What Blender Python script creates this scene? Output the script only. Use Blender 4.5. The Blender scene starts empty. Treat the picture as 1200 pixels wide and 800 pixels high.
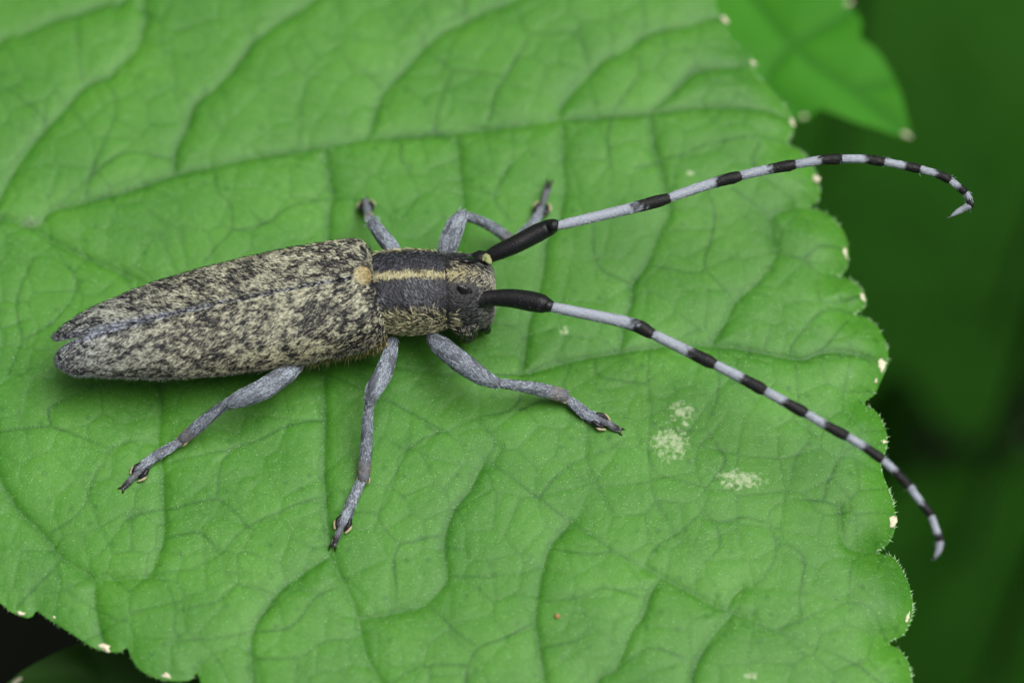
import bpy, math, random
import numpy as np
from mathutils import Vector

# ----------------------------------------------------------------------------
# Scale: 1 unit = about 3 mm (a macro photograph of a beetle on a leaf)
# ----------------------------------------------------------------------------
sc = bpy.context.scene
R = math.radians
rng = np.random.default_rng(7)
random.seed(7)

# ---------------------------------------------------------------- camera
TILT = R(25.0)
DIST = 40.0
TGT = np.array([0.0, 0.0, 0.3])
FWD = np.array([0.0, math.sin(TILT), -math.cos(TILT)])
UPV = np.array([0.0, math.cos(TILT), math.sin(TILT)])
CAM = TGT - FWD * DIST
cam_d = bpy.data.cameras.new("Camera")
cam = bpy.data.objects.new("Camera", cam_d)
sc.collection.objects.link(cam)
cam.location = CAM
cam.rotation_euler = (TILT, 0, 0)
cam_d.sensor_width = 36.0
cam_d.lens = 36.0 * DIST / 12.0
cam_d.clip_end = 2000.0
cam_d.clip_start = 0.5
cam_d.dof.use_dof = True
cam_d.dof.focus_distance = DIST - 0.42
APERTURE = 1.5
# blender: aperture diameter (scene units) = lens[mm]*1e-3 / fstop
cam_d.dof.aperture_fstop = cam_d.lens * 1e-3 / APERTURE
sc.camera = cam

# ---------------------------------------------------------------- sky + sun (bright overcast)
SUN_EL, SUN_AZ = 70.0, 78.0       # azimuth from +Y (far side) clockwise
w = bpy.data.worlds.new("World")
sc.world = w
w.use_nodes = True
wn = w.node_tree.nodes
wl = w.node_tree.links
bgn = wn["Background"]
sky = wn.new("ShaderNodeTexSky")
sky.sky_type = 'NISHITA'
sky.sun_disc = False
sky.sun_elevation = R(SUN_EL)
sky.sun_rotation = R(SUN_AZ)
sky.air_density = 1.0
sky.dust_density = 6.0
sky.ozone_density = 1.0
hs = wn.new("ShaderNodeHueSaturation")
hs.inputs["Saturation"].default_value = 0.25    # cloud cover: the light is nearly white
wl.new(sky.outputs[0], hs.inputs["Color"])
wl.new(hs.outputs[0], bgn.inputs[0])
bgn.inputs[1].default_value = 0.05
sd = bpy.data.lights.new("sun", 'SUN')
sd.energy = 2.8
sd.angle = R(46)
sd.color = (1.0, 0.985, 0.955)
sun = bpy.data.objects.new("sun", sd)
sc.collection.objects.link(sun)
az = R(SUN_AZ)
sdir = Vector((math.sin(az) * math.cos(R(SUN_EL)), math.cos(az) * math.cos(R(SUN_EL)), math.sin(R(SUN_EL))))
sun.rotation_euler = sdir.to_track_quat('Z', 'Y').to_euler()
sun.location = sdir * 60

# ---------------------------------------------------------------- exposure / render
sc.view_settings.view_transform = 'Standard'
sc.view_settings.look = 'None'
sc.view_settings.exposure = 0.42
sc.view_settings.gamma = 1.0
sc.render.engine = 'CYCLES'
sc.cycles.use_denoising = True
try:
    sc.cycles.denoiser = 'OPENIMAGEDENOISE'
    sc.cycles.denoising_prefilter = 'ACCURATE'
except Exception:
    pass
sc.cycles.max_bounces = 8

# ---------------------------------------------------------------- helpers
def P(px, py, z):
    """world point at height z seen at photograph position (px, py)"""
    d = FWD * DIST + np.array([1.0, 0, 0]) * ((px - 600) / 100.0) + UPV * ((400 - py) / 100.0)
    t = (z - CAM[2]) / d[2]
    return CAM + d * t

def link(o, parent=None):
    sc.collection.objects.link(o)
    if parent is not None:
        o.parent = parent
    return o

def empty(name, loc, parent=None):
    o = bpy.data.objects.new(name, None)
    o.empty_display_size = 0.2
    link(o, parent)
    o.location = loc
    bpy.context.view_layer.update()
    return o

def tag(o, label, cat, group=None):
    o["label"] = label
    o["category"] = cat
    if group:
        o["group"] = group
    return o

def mesh_obj(name, V, F, mat, parent=None, smooth=True, cols=None):
    """V (n,3) world coordinates, F list / arrays of faces; parents keep the world position"""
    me = bpy.data.meshes.new(name)
    V = np.asarray(V, dtype=np.float64)
    off = np.zeros(3)
    if parent is not None:
        p = parent
        while p is not None:
            off += np.array(p.location)
            p = p.parent
    V = V - off
    groups = F if isinstance(F, list) and len(F) and isinstance(F[0], np.ndarray) else None
    if groups is None:
        me.from_pydata(V.tolist(), [], [tuple(int(i) for i in f) for f in F])
    else:
        groups = [g for g in groups if len(g)]
        loops = np.concatenate([g.ravel() for g in groups]).astype(np.int32)
        tot = np.concatenate([np.full(len(g), g.shape[1], np.int32) for g in groups])
        start = np.concatenate([[0], np.cumsum(tot)[:-1]]).astype(np.int32)
        me.vertices.add(len(V))
        me.vertices.foreach_set("co", V.astype(np.float32).ravel())
        me.loops.add(len(loops))
        me.loops.foreach_set("vertex_index", loops)
        me.polygons.add(len(tot))
        me.polygons.foreach_set("loop_start", start)
        try:
            me.polygons.foreach_set("loop_total", tot)
        except Exception:
            pass
        me.update(calc_edges=True)
    if cols is not None:
        at = me.color_attributes.new("col", 'FLOAT_COLOR', 'POINT')
        c = np.ones((len(V), 4), np.float32)
        c[:, :cols.shape[1]] = cols
        at.data.foreach_set("color", c.ravel())
    if smooth:
        me.polygons.foreach_set("use_smooth", np.ones(len(me.polygons), bool))
    me.materials.append(mat)
    me.update()
    o = bpy.data.objects.new(name, me)
    link(o, parent)
    return o

def catmull(pts, step=0.03):
    pts = np.asarray(pts, float)
    if len(pts) == 2:
        n = max(2, int(np.linalg.norm(pts[1] - pts[0]) / step))
        return np.linspace(pts[0], pts[1], n)
    ext = np.vstack([2 * pts[0] - pts[1], pts, 2 * pts[-1] - pts[-2]])
    out = []
    for i in range(1, len(ext) - 2):
        p0, p1, p2, p3 = ext[i - 1:i + 3]
        n = max(2, int(np.linalg.norm(p2 - p1) / step))
        t = np.linspace(0, 1, n, endpoint=False)[:, None]
        out.append(0.5 * (2 * p1 + (p2 - p0) * t + (2 * p0 - 5 * p1 + 4 * p2 - p3) * t ** 2 + (-p0 + 3 * p1 - 3 * p2 + p3) * t ** 3))
    out.append(ext[-2][None])
    return np.vstack(out)

def vnormals(V, F4):
    """F4: (m,4) quads"""
    N = np.zeros_like(V)
    n = np.cross(V[F4[:, 2]] - V[F4[:, 0]], V[F4[:, 3]] - V[F4[:, 1]])
    for k in range(4):
        np.add.at(N, F4[:, k], n)
    return N / np.maximum(np.linalg.norm(N, axis=1, keepdims=True), 1e-12)

def vnoise(p, scale, seed=0):
    """cheap smooth value noise, p (n,3) -> about -1..1"""
    p = np.asarray(p) * scale + 57.31 * (seed + 1)
    i = np.floor(p).astype(np.int64)
    f = p - i
    f = f * f * (3 - 2 * f)
    def h(a, b, c):
        v = (a * 374761393 + b * 668265263 + c * 2147483647 + seed * 1013904223) & 0xffffffff
        v = ((v ^ (v >> 13)) * 1274126177) & 0xffffffff
        return ((v ^ (v >> 16)) & 0xffff) / 32767.5 - 1
    r = 0
    for dx in (0, 1):
        for dy in (0, 1):
            for dz in (0, 1):
                wgt = (f[:, 0] if dx else 1 - f[:, 0]) * (f[:, 1] if dy else 1 - f[:, 1]) * (f[:, 2] if dz else 1 - f[:, 2])
                r = r + wgt * h(i[:, 0] + dx, i[:, 1] + dy, i[:, 2] + dz)
    return r

def tube(path, radii, seg=14, flat=1.0, upref=(0, 0, 1), cap=True):
    """tapered tube along path with radii (n,) ; flat = vertical/horizontal ratio; returns V, quads, along(0..1)"""
    path = np.asarray(path, float)
    radii = np.asarray(radii, float)
    if cap:     # rounded ends
        d0 = path[0] - path[1]; d0 /= np.linalg.norm(d0)
        d1 = path[-1] - path[-2]; d1 /= np.linalg.norm(d1)
        a = [path[0] + d0 * radii[0] * k for k in (0.55, 0.5, 0.32)]
        b = [path[-1] + d1 * radii[-1] * k for k in (0.32, 0.5, 0.55)]
        path = np.vstack([a, path, b])
        radii = np.concatenate([radii[0] * np.array([0.02, 0.45, 0.8]), radii, radii[-1] * np.array([0.8, 0.45, 0.02])])
    n = len(path)
    T = np.gradient(path, axis=0)
    T /= np.maximum(np.linalg.norm(T, axis=1, keepdims=True), 1e-9)
    up = np.asarray(upref, float)
    S = np.cross(T, up); S /= np.maximum(np.linalg.norm(S, axis=1, keepdims=True), 1e-9)
    U = np.cross(S, T)
    ang = np.linspace(0, 2 * np.pi, seg, endpoint=False)
    V = (path[:, None, :] + radii[:, None, None] * (np.cos(ang)[None, :, None] * S[:, None, :] + flat * np.sin(ang)[None, :, None] * U[:, None, :]))
    V = V.reshape(-1, 3)
    i = np.arange(n - 1)[:, None] * seg
    j = np.arange(seg)[None]
    j2 = (j + 1) % seg
    Q = np.stack([i + j, i + j2, i + seg + j2, i + seg + j], -1).reshape(-1, 4)
    along = np.repeat(np.linspace(0, 1, n), seg)
    return V, Q, along

def fur(name, parent, V, Q, n, dirf, mat, length=0.1, width=0.01, lift=0.3, color=None, density=None, roll=0.7, jit=0.25, camside=True):
    """short ribbon hairs over a quad surface, joined into one piece (too many to count)"""
    V = np.asarray(V)
    N = vnormals(V, Q)
    A = 0.5 * np.linalg.norm(np.cross(V[Q[:, 2]] - V[Q[:, 0]], V[Q[:, 3]] - V[Q[:, 1]]), axis=1)
    f = rng.choice(len(Q), n, p=A / A.sum())
    u, v = rng.random((2, n, 1))
    q = Q[f]
    wts = [(1 - u) * (1 - v), u * (1 - v), u * v, (1 - u) * v]
    p = sum(wts[k] * V[q[:, k]] for k in range(4))
    nr = sum(wts[k] * N[q[:, k]] for k in range(4))
    nr /= np.maximum(np.linalg.norm(nr, axis=1, keepdims=True), 1e-9)
    keep = np.ones(n, bool)
    if density is not None:
        keep &= rng.random(n) < density(p, nr)
    p, nr = p[keep], nr[keep]
    n = len(p)
    d = dirf(p, nr)
    d = d + jit * rng.normal(size=(n, 3))
    d -= (d * nr).sum(1, keepdims=True) * nr
    d /= np.maximum(np.linalg.norm(d, axis=1, keepdims=True), 1e-9)
    L = (length if not callable(length) else length(p)[:, None]) * (0.6 + 0.8 * rng.random((n, 1)))
    s = np.cross(nr, d)
    th = roll * rng.normal(size=(n, 1))
    s = s * np.cos(th) + nr * np.sin(th)
    wd = width * (0.7 + 0.6 * rng.random((n, 1)))
    lf = lift * (0.3 + rng.random((n, 1)))
    base = p - nr * 0.002
    mid = p + d * L * 0.5 + nr * L * lf * 0.45
    tip = p + d * L + nr * L * lf * 0.75
    VV = np.stack([base - s * wd * .5, base + s * wd * .5, mid - s * wd * .42, mid + s * wd * .42, tip], 1).reshape(-1, 3)
    b = np.arange(n)[:, None] * 5
    q4 = b + np.array([[0, 1, 3, 2]])
    t3 = b + np.array([[2, 3, 4]])
    c = color(p, nr) if color is not None else np.ones((n, 3))
    c = c * (0.8 + 0.4 * rng.random((n, 1)))
    cols = np.repeat(c, 5, axis=0)
    o = mesh_obj(name, VV, [q4, t3], mat, parent, smooth=True, cols=cols.astype(np.float32))
    o["kind"] = "stuff"
    return o

def nd(nt, kind, **kw):
    n = nt.nodes.new(kind)
    for k, v in kw.items():
        if hasattr(n, k):
            setattr(n, k, v)
    return n

def setin(n, **kw):
    for k, v in kw.items():
        n.inputs[k.replace("_", " ")].default_value = v

def mat_new(name):
    m = bpy.data.materials.new(name)
    m.use_nodes = True
    return m, m.node_tree, m.node_tree.nodes["Principled BSDF"]

def srgb(r, g, b):
    f = lambda c: (c / 255 / 12.92) if c / 255 <= 0.04045 else ((c / 255 + 0.055) / 1.055) ** 2.4
    return (f(r), f(g), f(b))

# ---------------------------------------------------------------- materials
def leaf_material(name, base, base2, veincol, detail=True, rough=0.42, spec=0.34, transl=0.0):
    m, nt, b = mat_new(name)
    L = nt.links
    at = nd(nt, "ShaderNodeAttribute", attribute_name="col")
    sep = nd(nt, "ShaderNodeSeparateColor")
    L.new(at.outputs["Color"], sep.inputs[0])
    tc = nd(nt, "ShaderNodeTexCoord")
    n1 = nd(nt, "ShaderNodeTexNoise"); setin(n1, Scale=0.9, Detail=4.0)
    n2 = nd(nt, "ShaderNodeTexNoise"); setin(n2, Scale=26.0, Detail=5.0, Roughness=0.7)
    L.new(tc.outputs["Object"], n1.inputs["Vector"]); L.new(tc.outputs["Object"], n2.inputs["Vector"])
    mx = nd(nt, "ShaderNodeMix", data_type='RGBA')
    mx.inputs[6].default_value = (*base, 1); mx.inputs[7].default_value = (*base2, 1)
    ad = nd(nt, "ShaderNodeMath", operation='MULTIPLY_ADD'); ad.inputs[1].default_value = 0.8
    mr0 = nd(nt, "ShaderNodeMapRange"); setin(mr0, From_Min=0.3, From_Max=0.7, To_Min=-0.25, To_Max=0.4)
    L.new(n1.outputs[0], mr0.inputs[0])
    L.new(n2.outputs[0], ad.inputs[0]); L.new(mr0.outputs[0], ad.inputs[2])
    L.new(ad.outputs[0], mx.inputs[0])
    # veins: R channel = traced veins, G channel = fine network
    m2 = nd(nt, "ShaderNodeMix", data_type='RGBA'); m2.inputs[7].default_value = (*veincol, 1)
    mm = nd(nt, "ShaderNodeMath", operation='MULTIPLY_ADD'); mm.inputs[1].default_value = 0.6
    L.new(sep.outputs[1], mm.inputs[0]); L.new(sep.outputs[0], mm.inputs[2])
    mm.use_clamp = True
    L.new(mx.outputs[2], m2.inputs[6]); L.new(mm.outputs[0], m2.inputs[0])
    cur = m2.outputs[2]
    if detail:
        # dark glands dotted through the blade
        vo = nd(nt, "ShaderNodeTexVoronoi"); setin(vo, Scale=4.2, Randomness=1.0)
        L.new(tc.outputs["Object"], vo.inputs["Vector"])
        mr = nd(nt, "ShaderNodeMapRange"); setin(mr, From_Min=0.05, From_Max=0.22, To_Min=0.5, To_Max=0.0)
        L.new(vo.outputs["Distance"], mr.inputs[0])
        m3 = nd(nt, "ShaderNodeMix", data_type='RGBA'); m3.inputs[7].default_value = (base[0] * .35, base[1] * .6, base[2] * .6, 1)
        L.new(mr.outputs[0], m3.inputs[0]); L.new(cur, m3.inputs[6])
        # tiny pale flecks from thresholded noise
        v2 = nd(nt, "ShaderNodeTexNoise"); setin(v2, Scale=55.0, Detail=2.0)
        L.new(tc.outputs["Object"], v2.inputs["Vector"])
        mr2 = nd(nt, "ShaderNodeMapRange"); setin(mr2, From_Min=0.64, From_Max=0.74, To_Min=0.0, To_Max=0.6)
        L.new(v2.outputs[0], mr2.inputs[0])
        m4 = nd(nt, "ShaderNodeMix", data_type='RGBA'); m4.inputs[7].default_value = (0.30, 0.5, 0.2, 1)
        L.new(mr2.outputs[0], m4.inputs[0]); L.new(m3.outputs[2], m4.inputs[6])
        # scars (B channel): chewed, bleached patches, broken up
        n3 = nd(nt, "ShaderNodeTexNoise"); setin(n3, Scale=15.0, Detail=4.0, Roughness=0.65)
        L.new(tc.outputs["Object"], n3.inputs["Vector"])
        sm = nd(nt, "ShaderNodeMath", operation='MULTIPLY_ADD'); sm.inputs[1].default_value = 0.9
        nc = nd(nt, "ShaderNodeMath", operation='MULTIPLY_ADD'); nc.inputs[1].default_value = 1.7; nc.inputs[2].default_value = -0.42
        L.new(n3.outputs[0], nc.inputs[0])
        L.new(sep.outputs[2], sm.inputs[0]); L.new(nc.outputs[0], sm.inputs[2])
        mr3 = nd(nt, "ShaderNodeMapRange"); setin(mr3, From_Min=0.84, From_Max=1.22, To_Min=0.0, To_Max=0.72)
        L.new(sm.outputs[0], mr3.inputs[0])
        m5 = nd(nt, "ShaderNodeMix", data_type='RGBA'); m5.inputs[7].default_value = (0.42, 0.50, 0.30, 1)
        L.new(mr3.outputs[0], m5.inputs[0]); L.new(m4.outputs[2], m5.inputs[6])
        cur = m5.outputs[2]
        # fine relief
        bp = nd(nt, "ShaderNodeBump"); setin(bp, Strength=0.5, Distance=0.014)
        nb = nd(nt, "ShaderNodeTexNoise"); setin(nb, Scale=34.0, Detail=6.0, Roughness=0.72)
        L.new(tc.outputs["Object"], nb.inputs["Vector"]); L.new(nb.outputs[0], bp.inputs["Height"])
        L.new(bp.outputs[0], b.inputs["Normal"])
    L.new(cur, b.inputs["Base Color"])
    setin(b, Roughness=rough); b.inputs["Specular IOR Level"].default_value = spec
    if transl > 0:
        out = nt.nodes["Material Output"]
        tr = nd(nt, "ShaderNodeBsdfTranslucent"); tr.inputs[0].default_value = (base[0] * 1.3, base[1] * 1.5, base[2] * .5, 1)
        ms = nd(nt, "ShaderNodeMixShader"); ms.inputs[0].default_value = transl
        L.new(b.outputs[0], ms.inputs[1]); L.new(tr.outputs[0], ms.inputs[2]); L.new(ms.outputs[0], out.inputs[0])
    return m

M_leaf = leaf_material("leaf_green", (0.030, 0.150, 0.007), (0.076, 0.250, 0.020), (0.013, 0.088, 0.003))
M_leaf2 = leaf_material("leaf_green_smooth", (0.036, 0.205, 0.008), (0.055, 0.26, 0.014), (0.022, 0.15, 0.005), detail=False, transl=0.25, rough=0.6, spec=0.15)
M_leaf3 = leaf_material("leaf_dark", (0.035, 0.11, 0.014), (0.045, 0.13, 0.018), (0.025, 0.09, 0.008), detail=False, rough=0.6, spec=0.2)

def plain(name, col, rough=0.6, spec=0.3, bump=None, var=0.0, attr=False):
    m, nt, b = mat_new(name)
    setin(b, Roughness=rough); b.inputs["Specular IOR Level"].default_value = spec
    b.inputs["Base Color"].default_value = (*col, 1)
    tc = nd(nt, "ShaderNodeTexCoord")
    if attr:
        at = nd(nt, "ShaderNodeAttribute", attribute_name="col")
        nt.links.new(at.outputs["Color"], b.inputs["Base Color"])
    elif var > 0:
        n = nd(nt, "ShaderNodeTexNoise"); setin(n, Scale=30.0, Detail=3.0)
        nt.links.new(tc.outputs["Object"], n.inputs["Vector"])
        mx = nd(nt, "ShaderNodeMix", data_type='RGBA')
        mx.inputs[6].default_value = (*[c * (1 - var) for c in col], 1)
        mx.inputs[7].default_value = (*[min(1, c * (1 + var)) for c in col], 1)
        nt.links.new(n.outputs[0], mx.inputs[0]); nt.links.new(mx.outputs[2], b.inputs["Base Color"])
    if bump:
        s, d = bump
        vo = nd(nt, "ShaderNodeTexVoronoi"); setin(vo, Scale=s)
        nt.links.new(tc.outputs["Object"], vo.inputs["Vector"])
        bp = nd(nt, "ShaderNodeBump"); setin(bp, Strength=0.8, Distance=d)
        nt.links.new(vo.outputs["Distance"], bp.inputs["Height"]); nt.links.new(bp.outputs[0], b.inputs["Normal"])
    return m

M_cut = plain("black_cuticle", (0.012, 0.012, 0.014), rough=0.5, spec=0.35, bump=(42.0, 0.010))
M_blk = plain("black_scape", (0.006, 0.006, 0.007), rough=0.42, spec=0.4, bump=(55.0, 0.004))
M_eye = plain("eye_black", (0.006, 0.006, 0.007), rough=0.22, spec=0.5, bump=(60.0, 0.004))
M_hair = plain("pubescence", (0.5, 0.5, 0.45), rough=0.55, spec=0.25, attr=True)
M_attr = plain("banded_cuticle", (0.5, 0.5, 0.5), rough=0.55, spec=0.3, attr=True, bump=(45.0, 0.006))
M_scut = plain("cream_scutellum", (0.58, 0.50, 0.28), rough=0.6, spec=0.2, var=0.25, bump=(30.0, 0.008))
M_tip = plain("cream_tooth_tip", (0.64, 0.60, 0.43), rough=0.5, spec=0.3, var=0.25)
M_lhair = plain("leaf_hair", (0.30, 0.50, 0.24), rough=0.4, spec=0.4)
M_mhair = plain("leaf_margin_hair", (0.28, 0.47, 0.22), rough=0.4, spec=0.4)
M_claw = plain("dark_brown_claw", (0.02, 0.010, 0.006), rough=0.3, spec=0.5)
M_rim = plain("pale_tarsal_pad", (0.42, 0.36, 0.22), rough=0.6, var=0.2)
M_spot = plain("yellow_green_flake", (0.24, 0.27, 0.11), rough=0.6, var=0.3)
M_stem = plain("green_stem", (0.06, 0.16, 0.03), rough=0.5, var=0.2)
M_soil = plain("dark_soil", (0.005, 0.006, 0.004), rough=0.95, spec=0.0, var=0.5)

# ============================================================================
# LEAVES
# ============================================================================
def to_leaf(pts):
    return np.array([P(x, y, 0.0)[:2] for x, y in pts])

def smoothstep(a, b, x):
    t = np.clip((x - a) / (b - a), 0, 1)
    return t * t * (3 - 2 * t)

class Field:
    """structured grid over a leaf with distance fields to its outline and veins"""
    def __init__(self, outline, res, dense=0.012):
        self.poly = outline
        lo, hi = outline.min(0) - 3 * res, outline.max(0) + 3 * res
        self.xs = np.arange(lo[0], hi[0], res); self.ys = np.arange(lo[1], hi[1], res)
        self.res = res
        self.X, self.Y = np.meshgrid(self.xs, self.ys)
        a = outline; b = np.roll(outline, -1, 0)
        ins = np.zeros(self.X.shape, bool)
        for r, y in enumerate(self.ys):
            m = (a[:, 1] <= y) != (b[:, 1] <= y)
            xc = np.sort(a[m, 0] + (y - a[m, 1]) / (b[m, 1] - a[m, 1]) * (b[m, 0] - a[m, 0]))
            ins[r] = np.searchsorted(xc, self.xs) % 2 == 1
        self.inside = ins
        # pull the row of grid points just outside onto the outline
        i4 = ins
        nb = np.zeros_like(ins)
        for dy in (-1, 0, 1):
            for dx in (-1, 0, 1):
                nb |= np.roll(np.roll(i4, dy, 0), dx, 1)
        self.border = nb & ~ins
        bi = np.argwhere(self.border)
        for r, c in bi:
            p = np.array([self.X[r, c], self.Y[r, c]])
            k = np.argmin(((outline - p) ** 2).sum(1))
            self.X[r, c], self.Y[r, c] = outline[k]

    def dist(self, lines, reach, init=None):
        D = np.full(self.X.shape, reach, float) if init is None else init
        for ln in lines:
            for a, b in zip(ln[:-1], ln[1:]):
                c0 = np.searchsorted(self.xs, min(a[0], b[0]) - reach); c1 = np.searchsorted(self.xs, max(a[0], b[0]) + reach)
                r0 = np.searchsorted(self.ys, min(a[1], b[1]) - reach); r1 = np.searchsorted(self.ys, max(a[1], b[1]) + reach)
                if c0 >= c1 or r0 >= r1:
                    continue
                x = self.X[r0:r1, c0:c1]; y = self.Y[r0:r1, c0:c1]
                d = b - a
                t = np.clip(((x - a[0]) * d[0] + (y - a[1]) * d[1]) / max(d @ d, 1e-12), 0, 1)
                q = np.hypot(x - a[0] - t * d[0], y - a[1] - t * d[1])
                D[r0:r1, c0:c1] = np.minimum(D[r0:r1, c0:c1], q)
        return D

    def voronoi_edge(self, cell, seed):
        g = np.random.default_rng(seed)
        nx = int((self.xs[-1] - self.xs[0]) / cell) + 4; ny = int((self.ys[-1] - self.ys[0]) / cell) + 4
        jx = g.random((ny, nx)); jy = g.random((ny, nx))
        u = (self.X - self.xs[0]) / cell + 1; v = (self.Y - self.ys[0]) / cell + 1
        iu = np.floor(u).astype(int); iv = np.floor(v).astype(int)
        F1 = np.full(u.shape, 9.0); F2 = np.full(u.shape, 9.0)
        for dy in (-1, 0, 1):
            for dx in (-1, 0, 1):
                a = np.clip(iu + dx, 0, nx - 1); b = np.clip(iv + dy, 0, ny - 1)
                d = np.hypot(a + jx[b, a] - u, b + jy[b, a] - v)
                F2 = np.where(d < F1, F1, np.minimum(F2, d)); F1 = np.minimum(F1, d)
        return (F2 - F1) * cell * 0.5

    def mesh(self, Z, cols, name, mat, parent):
        use = self.inside | self.border
        idx = np.full(use.shape, -1, np.int64)
        ok = use[:-1, :-1] & use[1:, :-1] & use[:-1, 1:] & use[1:, 1:]
        anyin = self.inside[:-1, :-1] | self.inside[1:, :-1] | self.inside[:-1, 1:] | self.inside[1:, 1:]
        ok &= anyin
        uv = np.zeros_like(use)
        uv[:-1, :-1] |= ok; uv[1:, :-1] |= ok; uv[:-1, 1:] |= ok; uv[1:, 1:] |= ok
        idx[uv] = np.arange(uv.sum())
        V = np.stack([self.X[uv], self.Y[uv], Z[uv]], 1)
        Q = np.stack([idx[:-1, :-1][ok], idx[:-1, 1:][ok], idx[1:, 1:][ok], idx[1:, :-1][ok]], 1)
        c = np.stack([q[uv] for q in cols], 1).astype(np.float32)
        return mesh_obj(name, V, [Q], mat, parent, cols=c)

# ------------------------------------------------------------ the leaf the beetle stands on
OUT = [(839, -60), (839, 0), (846, 12), (853, 20), (853, 37), (864, 48), (878, 58), (887, 68), (884, 78), (892, 86), (905, 97), (918, 112), (929, 126),
       (933, 137), (929, 150), (925, 160), (938, 166), (948, 176), (957, 190), (961, 203), (963, 216), (960, 227), (950, 233), (964, 237), (977, 244), (988, 256),
       (995, 270), (997, 285), (996, 300), (991, 309), (984, 314), (996, 315), (1007, 322), (1015, 332), (1018, 341), (1015, 351), (1005, 358),
       (1018, 361), (1030, 370), (1038, 383), (1043, 397), (1044, 411), (1040, 424), (1034, 438), (1027, 452), (1015, 462), (1026, 469), (1035, 479), (1041, 493),
       (1043, 508), (1040, 522), (1036, 536), (1040, 552), (1047, 568), (1052, 586), (1053, 602), (1049, 618), (1041, 630), (1032, 636), (1046, 639), (1056, 648), (1063, 661),
       (1069, 676), (1073, 692), (1074, 706), (1070, 720), (1062, 734), (1044, 744), (1056, 749), (1065, 760), (1071, 775), (1073, 800), (1070, 830), (1055, 850),
       (1040, 856), (1052, 870), (1050, 905), (1020, 930), (985, 955), (930, 965), (880, 990), (820, 1000), (760, 1020), (690, 1000), (640, 1010), (570, 985), (510, 990),
       (450, 950), (390, 940), (340, 900), (290, 880), (262, 840), (240, 812), (230, 787), (224, 795), (210, 798), (197, 797), (180, 793), (164, 784), (154, 771), (148, 757), (140, 763), (124, 761),
       (108, 756), (90, 745), (67, 730), (50, 719), (42, 713), (36, 720), (25, 720), (10, 713), (0, 705), (-30, 690), (-60, 690), (-90, 660), (-130, 640), (-160, 590), (-200, 560), (-230, 500), (-270, 460), (-280, 400), (-310, 350),
       (-290, 300), (-310, 240), (-280, 180), (-290, 110), (-250, 60), (-250, -20), (-200, -70), (-180, -150), (-120, -190), (-60, -260), (20, -280), (100, -330), (200, -320), (280, -360), (380, -330),
       (470, -330), (540, -280), (640, -260), (700, -210), (770, -170), (800, -110)]
VM = [  # main veins
    [(-10, 256), (38, 260), (60, 247), (95, 237), (145, 225), (205, 205), (250, 195), (300, 184), (375, 172), (430, 162), (500, 157), (530, 155), (600, 147), (650, 141), (715, 136), (762, 132), (807, 126), (850, 124), (900, 127), (929, 134)],
    [(-60, 230), (0, 254), (38, 265), (57, 279), (100, 301), (150, 322), (220, 358), (300, 397), (380, 437)],
    [(610, 438), (630, 434), (670, 422), (727, 412), (790, 403), (860, 406), (935, 419), (960, 412), (990, 410), (1036, 414)],
    [(-60, 230), (-100, 330), (-140, 450), (-150, 600)], [(-60, 230), (-150, 180), (-270, 180)], [(-60, 230), (-70, 100), (-20, -100), (30, -260)],
]
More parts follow.
